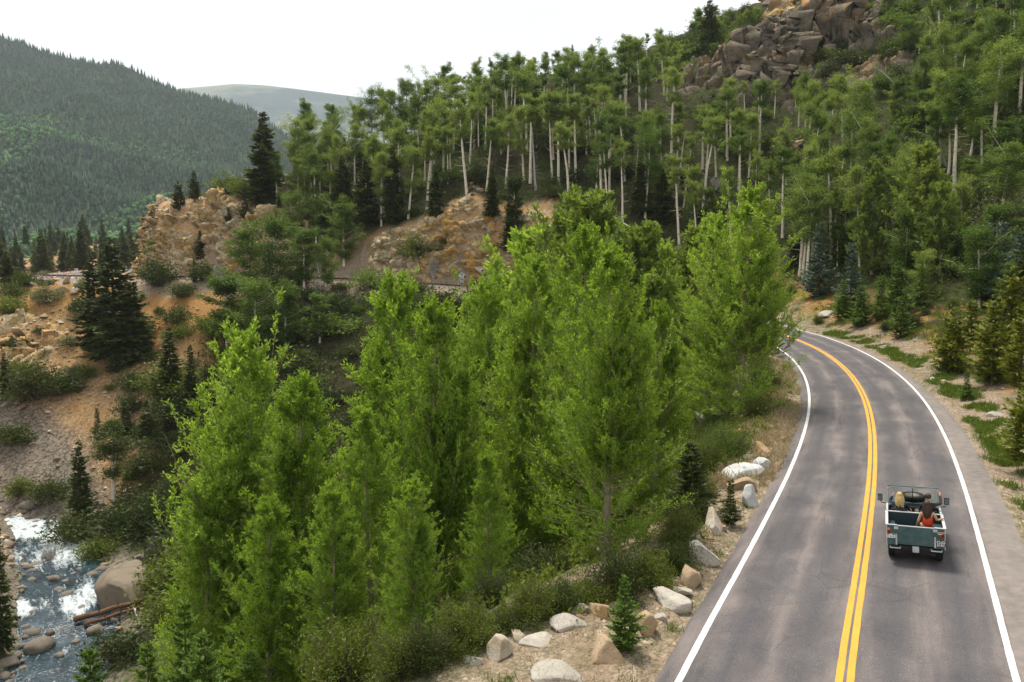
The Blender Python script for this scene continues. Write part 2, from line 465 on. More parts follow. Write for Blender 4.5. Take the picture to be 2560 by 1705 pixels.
cmb = t.n.new('ShaderNodeCombineXYZ'); t.l.new(t.math('MULTIPLY', so, .12), cmb.inputs[0]); t.l.new(oo_, cmb.inputs[1])
cmb2 = t.n.new('ShaderNodeCombineXYZ'); t.l.new(so, cmb2.inputs[0]); t.l.new(oo_, cmb2.inputs[1])
grain = t.noise(P, 38, 3, .8); big = t.noise(P, .45, 5); streak = t.noise(cmb.outputs[0], 1.6, 4, .6)
base = t.ramp(t.math('ADD', t.math('MULTIPLY', big, .6), t.math('MULTIPLY', streak, .4)), [(.37, (.074, .070, .075)), (.52, (.118, .105, .106)), (.65, (.198, .168, .160))])
# darker polished wheel tracks
ab = t.math('ABSOLUTE', t.math('SUBTRACT', t.math('ABSOLUTE', t.math('SUBTRACT', t.math('ABSOLUTE', oo_), 1.72)), .78))
trk = t.math('MULTIPLY', t.ramp(ab, [(.0, 1.), (.42, 0.)]), t.ramp(streak, [(.3, .45), (.6, 1.)]))
c = t.mix(trk, base, (.078, .077, .085))
c = t.mix(t.math('MULTIPLY', t.ramp(ab, [(.40, 0.), (.75, 1.)]), t.ramp(streak, [(.35, .0), (.6, .6)])), c, (.222, .188, .178))
dark = t.ramp(t.noise(cmb2.outputs[0], .33, 4, .65, dist=.4), [(.60, 0.), (.68, .75)])
c = t.mix(dark, c, (.115, .108, .115))
for (ps, po, ls_, lo_) in STAINS:
    dx_ = t.math('DIVIDE', t.math('SUBTRACT', so, ps), ls_); dy_ = t.math('DIVIDE', t.math('SUBTRACT', oo_, po), lo_)
    dd_ = t.math('ADD', t.math('ADD', t.math('MULTIPLY', dx_, dx_), t.math('MULTIPLY', dy_, dy_)), t.math('MULTIPLY', t.math('SUBTRACT', t.noise(P, 1.3, 6, .7), .5), 5.5))
    c = t.mix(t.ramp(dd_, [(.15, .5), (1.0, 0.)]), c, (.085, .082, .092))
c = t.mix(t.ramp(grain, [(.35, .55), (.5, 0.)]), c, (.06, .055, .055))
c = t.mix(t.ramp(grain, [(.55, 0.), (.75, .5)]), c, (.42, .37, .34))
ck = t.vor(t.mapping(t.mix(.06, cmb2.outputs[0], t.noise(P, 2.5, 3, out='Color')), (1, 1.4, 1)), .55, 'Distance', 'DISTANCE_TO_EDGE')
cz = t.math('MULTIPLY', t.ramp(ck, [(.0, 1.), (.018, 0.)]), t.ramp(t.noise(P, .35, 3), [(.50, 0.), (.56, .85)]))
c = t.mix(t.math('MULTIPLY', cz, t.ramp(oo_, [(.0, .35), (1., .35)])), c, (.03, .028, .028))
c = t.mix(t.ramp(t.math('SUBTRACT', oo_, 3.45), [(0., 0.), (.1, .55)]), c, t.ramp(t.noise(P, 3, 5), [(.3, (.19, .165, .145)), (.7, (.32, .275, .24))]))
t.set(c, .9, 0, .18); t.bump(grain, .35, .015)
M_asph = t.m
road = mesh_obj('road', RV, grid_faces(len(si), nc_)[:, ::-1], M_asph, smooth=True)
tag(road, 'two-lane mountain road of weathered pinkish grey asphalt', kind='structure')
offv = np.stack([np.broadcast_to(o, len(si)) for o in cols_], 1).ravel()
attr(road, 'off', offv); attr(road, 's', np.repeat(S, nc_))
def line_mat(name, c, worn):
    t = NT(name); P = t.geo().outputs['Position']
    n = t.noise(P, 26, 4, .7); b = t.noise(P, 1.3, 4)
    w = t.math('MULTIPLY', t.ramp(n, [(.38, 1.), (.52, 0.)]), t.ramp(b, [(.35, 1.), (.7, .35)]))
    t.set(t.mix(w, t.ramp(b, [(.3, tuple(v * .9 for v in c)), (.7, c)]), worn), .7, 0, .3); return t.m
M_white = line_mat('white road paint', (.74, .73, .70), (.36, .32, .29))
M_yel = line_mat('yellow road paint', (.74, .355, .030), (.36, .23, .10))
def line(o, w, m, name, seed):
    keep = si[(S > -45) & (S < 330)]
    SS = S[keep]
    lo = o - w / 2 + .012 * fbm2(SS, SS * 0 + seed, 2.5, 4, seed); hi = o + w / 2 + .012 * fbm2(SS, SS * 0 + seed, 2.5, 4, seed + 9)
    V = strip([lo, hi], keep, .006)
    l = mesh_obj(name, V, grid_faces(len(keep), 2)[:, ::-1], m, parent=road)
    return l
line(-3.4, .16, M_white, 'edge_line', 1); line(3.4, .15, M_white, 'edge_line', 2)
line(-.113, .16, M_yel, 'centre_line', 3); line(.113, .16, M_yel, 'centre_line', 4)
RPf, RNf, RSf = RP, RN, RS
RP, RN, RS = RPc, RNc, RSc

# ================================================================== RIVER
vs = np.arange(len(VP)); vo_ = np.linspace(-9, 9, 41)
vfine = catmull(VK, .4); vt = np.gradient(vfine[:, :2], axis=0); vt /= np.linalg.norm(vt, axis=1)[:, None]
vn = np.stack([vt[:, 1], -vt[:, 0]], 1)
wx = (vfine[:, None, 0] + vn[:, None, 0] * vo_[None]).ravel(); wy = (vfine[:, None, 1] + vn[:, None, 1] * vo_[None]).ravel()
vl = np.concatenate([[0], np.cumsum(np.linalg.norm(np.diff(vfine[:, :2], axis=0), axis=1))])
ls = np.repeat(vl, len(vo_)); lo = np.tile(vo_, len(vfine))
chop = .22 * fbm2(ls * .5, lo, .7, 4, 41) + .10 * fbm2(ls, lo, 2.0, 3, 42)
step_ = .32 * fbm2(ls, lo * .3, .16, 2, 43)
wz = np.repeat(vfine[:, 2], len(vo_)) + chop + step_
foam = np.clip(sstep(-.16, .26, .7 * fbm2(ls * .30, lo * 1.5, .34, 4, 44) + .75 * fbm2(ls, lo * .25, .10, 2, 45) + .7 * chop), 0, 1)
t = NT('river water'); P = t.geo().outputs['Position']
cmb = t.n.new('ShaderNodeCombineXYZ'); t.l.new(t.math('MULTIPLY', t.at('fl'), .42), cmb.inputs[0]); t.l.new(t.math('MULTIPLY', t.at('fo'), 1.5), cmb.inputs[1])
fn = t.math('ADD', t.math('MULTIPLY', t.noise(cmb.outputs[0], 1.3, 8, .74, dist=1.2), .7), t.math('MULTIPLY', t.noise(P, 3.2, 6, .7), .3))
fm = t.ramp(t.math('ADD', t.math('MULTIPLY', t.at('foam'), .55), t.math('MULTIPLY', t.math('SUBTRACT', fn, .5), 2.6)), [(.12, 0.), (.55, 1.)])
c = t.mix(fm, t.ramp(t.noise(P, .5, 4), [(.35, (.006, .016, .024)), (.7, (.024, .052, .066))]), t.ramp(t.noise(P, 4.5, 6, .7), [(.3, (.27, .34, .37)), (.62, (.62, .66, .67))]))
t.set(c, t.mix(fm, .06, .7), 0, .5); t.bump(t.noise(P, 3.5, 5, .6), .6, .12)
river = mesh_obj('river', np.stack([wx, wy, wz], 1), grid_faces(len(vfine), len(vo_)), t.m, smooth=True)
attr(river, 'foam', foam); attr(river, 'fl', ls); attr(river, 'fo', lo); tag(river, 'white water mountain river tumbling over boulders', kind='structure')

# ================================================================== MOUNTAINS
def ridge(name, label, outline, Yr, Y0, z0, tree_h, amp, nx, ny, mat, back=.35):
    O = np.array(outline, float)
    px = np.linspace(O[0, 0], O[-1, 0], nx)
    u = (px - CX) / FPX
    E = (YH - np.interp(px, O[:, 0], O[:, 1])) / FPX
    tt = np.concatenate([np.linspace(0, 1, ny), np.linspace(1, 1 + back, 8)[1:]])
    U, T = np.meshgrid(u, tt, indexing='ij'); EE = np.repeat(E[:, None], len(tt), 1)
    # the ridge runs across the valley; one slope faces the camera, one falls away behind
    Yd = Y0 + (Yr - Y0) * T
    X = U * (Yr * .55 + Yd * .45); zr = CAMH + EE * Yr * (Yr * .55 + Yr * .45) / Yr - tree_h
    f = np.where(T <= 1, np.clip(T, 0, 1) ** 1.12, 1 - 1.1 * (T - 1))
    Z = z0 + (zr - z0) * f
    w = np.clip(T, 0, 1) * np.clip(1 - T, 0, 1) * 4
    x, y = X.ravel(), Yd.ravel()
    fold = fbm2(x, y, 1 / 420., 4, 61).reshape(Z.shape)
    gul = np.abs(fbm2(x, y * .35, 1 / 170., 3, 62)).reshape(Z.shape)
    Z = Z + amp * w * (fold * 1.0 - gul * .55)
    o = mesh_obj(name, np.stack([x, y, Z.ravel()], 1), grid_faces(nx, len(tt)), mat, smooth=True)
    tag(o, label, kind='structure')
    return o, X, Yd, Z
t = NT('far forest floor'); P = t.geo().outputs['Position']
t.set(t.ramp(t.noise(P, .02, 5), [(.35, (.018, .030, .016)), (.6, (.035, .052, .022)), (.8, (.06, .06, .035))]), .95, 0, .05)
out1 = [(-900,30),(-500,60),(-200,84),(0,97),(60,108),(130,130),(200,147),(270,163),(300,160),(330,162),(400,198),(480,232),(560,248),(640,272),(714,325),(781,360),(850,402),(950,455),(1100,530),(1300,610)]
mt, MX, MY, MZ = ridge('mountain', 'dark forested mountain slope across the valley', out1, 1650, 430, -30, 13, 120, 150, 80, t.m)
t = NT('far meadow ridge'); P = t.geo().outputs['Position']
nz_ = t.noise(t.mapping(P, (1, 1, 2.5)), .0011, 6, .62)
t.set(t.mix(t.ramp(nz_, [(.52, 0.), (.60, .8)]), t.ramp(t.noise(P, .03, 4), [(.3, (.010, .022, .026)), (.7, (.032, .050, .046))]), t.ramp(t.noise(P, .02, 4), [(.3, (.13, .14, .09)), (.7, (.20, .20, .13))])), .95, 0, .05)  # forest tones shifted to blue: distance haze painted into the base colour
out2 = [(-300,330),(200,270),(430,238),(549,228),(603,223),(680,227),(759,236),(900,254),(1050,280),(1300,330),(1700,420)]
ridge('distant_ridge', 'hazy blue ridge with pale meadows closing the valley', out2, 5600, 2800, -30, 0, 110, 130, 60, t.m)

# ================================================================== PLANT LIBRARY (meshes shared by the copies)
def unit(v): return v / np.maximum(np.linalg.norm(v, axis=-1, keepdims=True), 1e-9)

class Acc:
    """collects tubes (material 0) and leaves (quads) of one plant"""
    def __init__(s): s.V, s.F, s.n = [], [], 0
    def tubes(s, P, rad, sides=5):
        """P (m,k,3), rad (m,k)"""
        m, k, _ = P.shape
        T = unit(np.gradient(P, axis=1)); ax = unit(P[:, -1] - P[:, 0])[:, None, :]
        ref = np.where(np.abs(ax[..., 2:3]) > .9, np.array([1., 0, 0]), np.array([0., 0, 1.]))
        u = unit(np.cross(T, np.broadcast_to(ref, T.shape))); v = np.cross(T, u)
        a = np.arange(sides) / sides * 2 * np.pi
        ring = P[:, :, None, :] + rad[:, :, None, None] * (np.cos(a)[None, None, :, None] * u[:, :, None, :] + np.sin(a)[None, None, :, None] * v[:, :, None, :])
        V = ring.reshape(-1, 3)
        b = (np.arange(m)[:, None, None] * k + np.arange(k - 1)[None, :, None]) * sides
        j = np.arange(sides)[None, None, :]; j2 = (j + 1) % sides
        F = np.stack([b + j, b + j2, b + sides + j2, b + sides + j], -1).reshape(-1, 4)
        s.F.append(F + s.n); s.V.append(V); s.n += len(V)
    def leaves(s, p, d, L, W, r, flat=None):
        m = len(p); d = unit(d)
        q = unit(r.normal(size=(m, 3))) if flat is None else flat
        sd = unit(np.cross(d, q))
        nrm = np.cross(sd, d)
        L = np.broadcast_to(L, m)[:, None]; W = np.broadcast_to(W, m)[:, None]
        mid = p + d * L * .5 - nrm * L * .06
        V = np.stack([p, mid + sd * W * .5, p + d * L, mid - sd * W * .5], 1).reshape(-1, 3)
        F = np.arange(m * 4).reshape(m, 4)
        s.F.append(F + s.n); s.V.append(V); s.n += len(V)
    def data(s): return np.concatenate(s.V), np.concatenate(s.F)

def as_mesh(name, acc, mat, smooth=True):
    V, F = acc.data(); o = mesh_obj(name, V, F, mat, smooth=smooth, link=False); me = o.data; bpy.data.objects.remove(o); return me

def cottonwood(seed, H, W, nprim=150, nsec=12, nleaf=26, leaders=2, leafL=.135, leafW=.046, lean=0.0, tmin=.02):
    r = np.random.default_rng(seed)
    tr, lf = Acc(), Acc()
    k = 14; tz_ = np.linspace(0, 1, k)
    wob = np.cumsum(r.normal(size=(k, 2)) * .012 * H / k * 3, 0)
    trunk = np.stack([wob[:, 0] + lean * tz_ * H, wob[:, 1], tz_ * H], 1)
    tr.tubes(trunk[None], (np.interp(tz_, [0, .05, 1], [.030, .021, .002]) * H * .62)[None], 7)
    # upright leaders that give the crown its several tips
    heads = [(trunk, 1.0, W)]
    for q in range(leaders):
        a = r.uniform(0, 6.28); t0 = r.uniform(.12, .35); top = r.uniform(.62, .88)
        f = np.linspace(0, 1, 10); rad = W * r.uniform(.30, .48)
        b0 = np.array([np.interp(t0, tz_, trunk[:, i]) for i in range(3)])
        pth = b0 + np.stack([np.cos(a) * rad * np.sin(f * 1.45), np.sin(a) * rad * np.sin(f * 1.45), (top - t0) * H * f ** 1.15], 1)
        tr.tubes(pth[None], (np.linspace(.011, .0015, 10) * H * .6)[None], 5)
        heads.append((pth, top, W * r.uniform(.50, .62)))
    for hi, (pth, top, w) in enumerate(heads):
        n = nprim if hi == 0 else int(nprim * .45)
        t = tmin + (.985 - tmin) * np.sort(r.uniform(0 if hi == 0 else .1, 1, n)) ** 1.2
        base = np.stack([np.interp(t, np.linspace(0, 1, len(pth)), pth[:, i]) for i in range(3)], 1)
        az = np.arange(n) * 2.39996 + r.uniform(-.4, .4, n)
        env = np.clip((t + .16) / .30, 0, 1) ** .6 * (1 - np.clip((t - .05) / .95, 0, 1) ** 1.9) ** .9 + .02
        lob = 1 + .12 * np.sin(az * 2 + seed) * np.sin(t * 9 + seed * 1.7) + r.normal(size=n) * .10
        ln = np.maximum(w * env * lob, .25)
        el = R(14) + np.clip(t / .3, 0, 1) * R(28) + t * R(22) + r.normal(size=n) * .12
        f = np.linspace(0, 1, 6)
        dirh = np.stack([np.cos(az), np.sin(az), np.zeros(n)], 1)
        P = base[:, None, :] + dirh[:, None, :] * (ln[:, None] * f)[:, :, None] * 1.0
        P[:, :, 2] += np.tan(el)[:, None] * ln[:, None] * (f * .75 + .25 * f ** 2)[None] * .85
        P += np.cumsum(r.normal(size=P.shape) * .025, 1) * ln[:, None, None] * np.r_[0, np.ones(5)][None, :, None]
        tr.tubes(P, np.maximum(.011 * ln[:, None] * (1 - .85 * f)[None], .006), 4)
        # side twigs
        fs = r.uniform(.18, 1.0, (n, nsec))
        idx = fs * 5; i0_ = np.minimum(idx.astype(int), 4); fr = (idx - i0_)[..., None]
        ar = np.arange(n)[:, None]
        tb = P[ar, i0_] * (1 - fr) + P[ar, i0_ + 1] * fr
        tan = unit(P[ar, i0_ + 1] - P[ar, i0_])
        d2 = unit(tan * .70 + r.normal(size=tan.shape) * .42 + np.array([0, 0, .55]))
        l2 = (ln[:, None] * r.uniform(.16, .36, fs.shape) * (1.12 - .55 * fs) + .22)
        tp = tb + d2 * l2[..., None]; tp[..., 2] += .10 * l2
        tw = np.stack([tb, (tb + tp) / 2 - np.array([0, 0, .03]), tp], 2).reshape(-1, 3, 3)
        rr = np.broadcast_to(np.array([.0065, .005, .0025]), (len(tw), 3))
        sel = r.uniform(size=len(tw)) < .45
        tr.tubes(tw[sel], rr[sel], 3)
        # leaves along the twigs, pointing outwards
        m = len(tw)
        g = r.uniform(.08, 1.05, (m, nleaf))[..., None]
        lp = tw[:, None, 0] * (1 - g) + tw[:, None, 2] * g
        dd = unit(tw[:, 2] - tw[:, 0])[:, None, :]
        ld = unit(dd * .85 + r.normal(size=lp.shape) * .52 + np.array([0, 0, .12]))
        lp = (lp + r.normal(size=lp.shape) * .035).reshape(-1, 3)
        sz = r.uniform(.7, 1.25, len(lp))
        lf.leaves(lp, ld.reshape(-1, 3), leafL * sz, leafW * sz, r)
    return tr, lf

def aspen(seed, H, W, t0=.5, nprim=26, nsec=15, nleaf=22, leafL=.20, leafW=.15, lean=.0, bend=.0, dead=6, round_=1.0):
    r = np.random.default_rng(seed); tr, lf = Acc(), Acc()
    k = 12; f = np.linspace(0, 1, k); a = r.uniform(0, 6.28)
    off = lean * f * H + bend * H * f ** 2.2
    trunk = np.stack([np.cos(a) * off, np.sin(a) * off, f * H * (1 - .25 * bend)], 1)
    trunk[:, :2] += np.cumsum(r.normal(size=(k, 2)) * .010 * H / k * 2.2, 0)
    tr.tubes(trunk[None], (np.interp(f, [0, .04, .5, 1], [.0185, .0155, .011, .002]) * H)[None], 7)
    def pt(t): return np.stack([np.interp(t, f, trunk[:, i]) for i in range(3)], 1)
    # bare dead branches on the lower stem
    n = dead; t = r.uniform(min(.25, t0 * .6), t0 + .08, n); az = r.uniform(0, 6.28, n)
    d = np.stack([np.cos(az), np.sin(az), r.uniform(-.25, .5, n)], 1); l = r.uniform(.6, 1.7, n)
    b = pt(t); mid = b + d * l[:, None] * .5; tip = b + d * l[:, None] + np.array([0, 0, .2])
    tr.tubes(np.stack([b, mid, tip], 1), np.tile([.035, .022, .008], (n, 1)), 4)
    t = np.sort(r.uniform(t0, .98, nprim)); tt = (t - t0) / (1 - t0)
    az = np.arange(nprim) * 2.39996 + r.uniform(-.5, .5, nprim)
    env = (np.clip(tt / .35 + .25, 0, 1) * (1 - .82 * np.clip((tt - .3) / .7, 0, 1) ** 1.5)) ** round_ * (1 + .35 * np.sin(tt * 11 + seed * 1.3) * np.sin(az + seed))
    ln = W * env * r.uniform(.4, 1.45, nprim)
    el = R(25) + tt * R(38) + r.normal(size=nprim) * .22
    b = pt(t); g = np.linspace(0, 1, 4)
    dirh = np.stack([np.cos(az), np.sin(az), np.tan(np.clip(el, -.2, 1.25)) * .7], 1)
    P = b[:, None] + dirh[:, None] * (ln[:, None] * g)[..., None] * .9
    P[:, 1:] += r.normal(size=P[:, 1:].shape) * .06 * ln[:, None, None]
    tr.tubes(P, np.maximum(.013 * ln[:, None] * (1 - .8 * g)[None], .007), 4)
    fs = r.uniform(.30, 1.08, (nprim, nsec)); ii = np.minimum((fs * 3).astype(int), 2); fr = (fs * 3 - ii)[..., None]; ar = np.arange(nprim)[:, None]
    c = P[ar, ii] * (1 - fr) + P[ar, ii + 1] * fr + r.normal(size=(nprim, nsec, 3)) * .07 * W
    lp = c[:, :, None, :] + r.normal(size=(nprim, nsec, nleaf, 3)) * np.array([.27, .27, .20]) * (W / 2.2)
    ld = unit(r.normal(size=lp.shape) + np.array([0, 0, -.35]))
    lp = lp.reshape(-1, 3); sz = r.uniform(.6, 1.25, len(lp))
    lf.leaves(lp, ld.reshape(-1, 3), leafL * sz, leafW * sz, r)
    return tr, lf

def conifer(seed, H, Rb, step=.42, nb=6, droop=.28, spray=.34, dens=1.0, bare=.06, sparse=0.0, upt=.0, wid=.30):
    r = np.random.default_rng(seed); tr, lf = Acc(), Acc()
    k = 10; f = np.linspace(0, 1, k)
    trunk = np.stack([np.cumsum(r.normal(size=k) * .006 * H / k), np.cumsum(r.normal(size=k) * .006 * H / k), f * H], 1)
    tr.tubes(trunk[None], (np.interp(f, [0, .05, 1], [.020, .015, .0015]) * H)[None], 7)
    z = np.arange(bare * H, H * .985, step); PP, LN = [], []
    for lv, zz in enumerate(z):
        t = zz / H
        env = Rb * (1 - t) ** .82 * np.clip(.55 + (t - bare) * 4, .5, 1) + .10
        n = max(4, int(nb * (1.05 - .35 * t)))
        if sparse and r.uniform() < sparse: n = int(n * .4)
        az = r.uniform(0, 6.28) + np.arange(n) / n * 6.283 + r.normal(size=n) * .28
        ln = env * r.uniform(.62, 1.18, n) * (1 + .25 * np.sin(zz * 1.9 + seed))
        g = np.linspace(0, 1, 5)
        el0 = upt + .45 * (t - .45)
        P = np.zeros((n, 5, 3)); P[:, :, 2] = zz + r.normal(size=n)[:, None] * step * .35
        P[:, :, 0] = np.cos(az)[:, None] * ln[:, None] * g; P[:, :, 1] = np.sin(az)[:, None] * ln[:, None] * g
        P[:, :, 2] += ln[:, None] * (el0 * g - droop * g ** 1.6 * (1 - t) + .16 * g ** 4)
        P[:, :, :2] += np.array([np.interp(t, f, trunk[:, i]) for i in (0, 1)])
        PP.append(P); LN.append(ln)
    P = np.concatenate(PP); ln = np.concatenate(LN); n = len(P)
    tr.tubes(P, np.maximum(.014 * ln[:, None] * (1 - .8 * np.linspace(0, 1, 5))[None], .006), 3)
    per = max(5, int(30 * dens))
    fs = r.uniform(.12, 1.02, (n, per)); ii = np.clip((fs * 4).astype(int), 0, 3); fr = (fs * 4 - ii)[..., None]; ar = np.arange(n)[:, None]
    b = P[ar, ii] * (1 - fr) + P[ar, ii + 1] * fr
    tan = unit(P[ar, ii + 1] - P[ar, ii])
    side = unit(np.cross(tan, np.array([0, 0, 1.]))) * np.where(r.uniform(size=(n, per, 1)) < .5, -1, 1)
    d = unit(tan * .8 + side * r.uniform(.25, 1.0, (n, per, 1)) + np.array([0, 0, 1.]) * r.normal(size=(n, per, 1)) * .32 - np.array([0, 0, .10]))
    L = (1.35 * spray * np.clip(ln[:, None], .35, 2.2) ** .55 * (1.15 - .55 * fs) * r.uniform(.65, 1.25, fs.shape))
    flat = unit(np.array([0, 0, 1.]) + r.normal(size=(n, per, 3)) * .55)
    lf.leaves(b.reshape(-1, 3), d.reshape(-1, 3), L.ravel(), (L * wid).ravel(), r, flat.reshape(-1, 3))
    # leader tuft
    m = 14; lp = np.tile(trunk[-1] - np.array([0, 0, .25]), (m, 1)) + r.normal(size=(m, 3)) * .04; lp[:, 2] += r.uniform(-.3, .2, m)
    lf.leaves(lp, unit(r.normal(size=(m, 3)) * .5 + np.array([0, 0, 1.])), .28, .07, r)
    return tr, lf

def shrub(seed, H, W, n=46, nleaf=26, leafL=.17, leafW=.10, up=.6, stems=.3, low=.0):
    r = np.random.default_rng(seed); tr, lf = Acc(), Acc()
    az = r.uniform(0, 6.28, n); el = np.arccos(r.uniform(low, 1, n) ** .8)
    lob = 1 + .28 * np.sin(az * 3 + seed) * np.sin(el * 3) + r.normal(size=n) * .12
    tip = np.stack([np.sin(el) * np.cos(az) * W * lob, np.sin(el) * np.sin(az) * W * lob, np.cos(el) * H * lob + .1 * H], 1)
    b = r.normal(size=(n, 3)) * np.array([.12, .12, 0]) * W
    mid = b * .4 + tip * .55 + np.array([0, 0, .10 * H])
    st = np.stack([b, mid, tip], 1)
    tr.tubes(st, np.tile([.022, .013, .004], (n, 1)) * (H ** .5), 4)
    g = r.uniform(.35, 1.05, (n, nleaf))[..., None]
    lp = np.where(g < .5, b[:, None] * (1 - g * 2) + mid[:, None] * g * 2, mid[:, None] * (2 - 2 * g) + tip[:, None] * (2 * g - 1))
    lp = lp + r.normal(size=lp.shape) * .13 * W
    lp[..., 2] = np.maximum(lp[..., 2], .04)
    ld = unit(unit(tip)[:, None] * .6 + r.normal(size=lp.shape) * .8 + np.array([0, 0, up * .4]))
    lp = lp.reshape(-1, 3); sz = r.uniform(.6, 1.3, len(lp))
    lf.leaves(lp, ld.reshape(-1, 3), leafL * sz, leafW * sz, r)
    return tr, lf

def twiggy(seed, H, W, n=26):
    """a leafless grey bush"""
    r = np.random.default_rng(seed); tr = Acc()
    az = r.uniform(0, 6.28, n); el = r.uniform(.1, .95, n)
    tip = np.stack([np.sin(el) * np.cos(az) * W, np.sin(el) * np.sin(az) * W, np.cos(el) * H], 1) * r.uniform(.7, 1.15, (n, 1))
    st = np.stack([r.normal(size=(n, 3)) * .05, tip * .5 + r.normal(size=(n, 3)) * .06 * H, tip], 1)
    tr.tubes(st, np.tile([.030, .018, .006], (n, 1)) * H ** .5, 4)
    m = n * 7; i = r.integers(0, n, m); g = r.uniform(.35, .95, m)[:, None]
    b = st[i, 0] * (1 - g) + st[i, 2] * g + 0 * st[i, 1]
    d = unit(unit(tip[i]) + r.normal(size=(m, 3)) * .55) * r.uniform(.15, .4, (m, 1)) * H
    tr.tubes(np.stack([b, b + d * .5, b + d], 1), np.tile([.010, .007, .003], (m, 1)) * H ** .5, 3)
    return tr

# materials of the plants
ML_cot = leaf_mat('young cottonwood leaves', [(0, (0.101, 0.175, 0.019)), (.40, (0.207, 0.334, 0.040)), (.78, (0.350, 0.493, 0.087)), (1, (0.572, 0.678, 0.233))], .54, (1.2, 1.15, .5), .34)
ML_asp = leaf_mat('aspen leaves', [(0, (0.055, 0.105, 0.021)), (.5, (0.109, 0.178, 0.033)), (1, (0.205, 0.278, 0.068))], .48, (1.2, 1.15, .6), .4)
ML_aspl = leaf_mat('light aspen leaves', [(0, (0.119, 0.183, 0.036)), (.5, (0.197, 0.271, 0.057)), (1, (0.306, 0.370, 0.103))], .48, (1.2, 1.15, .6), .35)
ML_spr = leaf_mat('dark conifer needles', [(0, (0.036, 0.058, 0.013)), (.5, (0.066, 0.094, 0.020)), (1, (0.126, 0.155, 0.040))], .28, (1.2, 1.1, .6), .45)
ML_fir = leaf_mat('fresh conifer needles', [(0, (0.066, 0.127, 0.017)), (.5, (0.118, 0.204, 0.026)), (1, (0.209, 0.306, 0.052))], .22, (1.2, 1.1, .6), .35)
ML_blue = leaf_mat('blue spruce needles', [(0, (.060, .105, .070)), (.5, (.105, .160, .110)), (1, (.19, .255, .19))], .12, (1.1, 1.1, .9), .3)
ML_pine = leaf_mat('yellow green pine needles', [(0, (0.108, 0.142, 0.017)), (.5, (0.187, 0.223, 0.026)), (1, (0.310, 0.324, 0.050))], .22, (1.2, 1.1, .5), .3)
ML_shr = leaf_mat('scrub leaves', [(0, (0.024, 0.044, 0.009)), (.5, (0.050, 0.078, 0.015)), (1, (0.099, 0.131, 0.030))], .36, (1.2, 1.1, .6), .5)
ML_sage = leaf_mat('sage leaves', [(0, (0.090, 0.106, 0.050)), (.5, (0.156, 0.168, 0.078)), (1, (0.288, 0.270, 0.126))], .25, (1.1, 1.1, .7), .4)
ML_wil = leaf_mat('willow scrub leaves', [(0, (0.063, 0.093, 0.013)), (.5, (0.111, 0.151, 0.021)), (1, (0.185, 0.226, 0.045))], .4, (1.2, 1.15, .5), .4)
MB_cot = bark_mat('cottonwood bark', (.20, .17, .11), (.34, .29, .19), (.10, .085, .06))
MB_asp = bark_mat('white aspen bark', (.58, .50, .38), (.80, .72, .58), (.13, .11, .085), 1.6)
MB_con = bark_mat('conifer bark', (.085, .060, .042), (.16, .115, .08), (.05, .04, .03))
MB_grey = bark_mat('weathered dead wood', (.30, .275, .25), (.50, .47, .43), (.16, .14, .12))
MB_brn = bark_mat('brown twigs', (.10, .075, .05), (.18, .14, .095), (.06, .045, .03))

class Plant:
    def __init__(s, name, tl, mb, ml, pn=('trunk', 'crown')):
        s.name, s.pn = name, pn
        s.tr = as_mesh(pn[0], tl[0], mb); s.lf = as_mesh(pn[1], tl[1], ml, False) if tl[1] else None
    def put(s, loc, rz, sc, label, cat, group=None, ml=None, tilt=(0, 0), sq=1.0, name=None):
        e = empty(name or s.name, loc, rz, sc); e.scale = (sc * sq, sc * sq, sc); e.rotation_euler = (tilt[0], tilt[1], rz)
        for nm, me in zip(s.pn, (s.tr, s.lf)):
            if me is None: continue
            o = bpy.data.objects.new(nm, me); col.objects.link(o); o.parent = e
            if ml and me is s.lf:
                o.material_slots[0].link = 'OBJECT'; o.material_slots[0].material = ml
        tag(e, label, cat, group); return e

COT = [Plant('cottonwood_tree', cottonwood(11 + i, 13, w, leaders=l, lean=ln), MB_cot, ML_cot) for i, (w, l, ln) in enumerate(((2.35, 1, .01), (2.15, 1, -.01), (2.5, 2, 0.), (1.95, 0, .015)))]
COTM = [Plant('cottonwood_tree', cottonwood(31 + i, 9, w, nprim=80, nsec=10, nleaf=18, leaders=l, leafL=.21, leafW=.085), MB_cot, ML_cot) for i, (w, l) in enumerate(((2.0, 2), (1.5, 1)))]
ASP = [Plant('aspen_tree', aspen(51 + i, 15, w * 1.45, t0 - .03, lean=ln, bend=bd), MB_asp, ML_asp) for i, (w, t0, ln, bd) in enumerate(((1.9, .46, .02, 0), (1.6, .54, -.02, .02), (2.2, .42, .03, 0), (1.5, .50, 0, .05), (2.0, .52, .04, .02), (1.4, .60, .05, 0), (1.8, .36, .02, .03), (1.7, .56, .06, .04)))]
ASPT = [Plant('aspen_tree', aspen(251 + i, 17, w, t0, nprim=20, lean=ln, bend=bd, dead=10), MB_asp, ML_asp) for i, (w, t0, ln, bd) in enumerate(((2.3, .62, .02, 0), (2.0, .70, -.03, .02), (2.6, .60, .04, .03), (1.8, .72, .02, 0), (2.2, .66, .05, .05)))]
ASPL = [Plant('young_aspen_tree', aspen(71 + i, 10, w, t0, nprim=40, nsec=14, nleaf=20, leafL=.19, leafW=.14, lean=ln, dead=2, round_=.8), MB_asp, ML_asp) for i, (w, t0, ln) in enumerate(((2.1, .18, .01), (1.8, .25, .02), (2.5, .14, 0)))]
SPR = [Plant('spruce_tree', conifer(91 + i, 16, rb, step=.46, nb=8, sparse=sp, dens=1.0, spray=.46, wid=.40), MB_con, ML_spr) for i, (rb, sp) in enumerate(((3.1, .1), (2.4, 0), (3.6, .15), (2.0, .2)))]
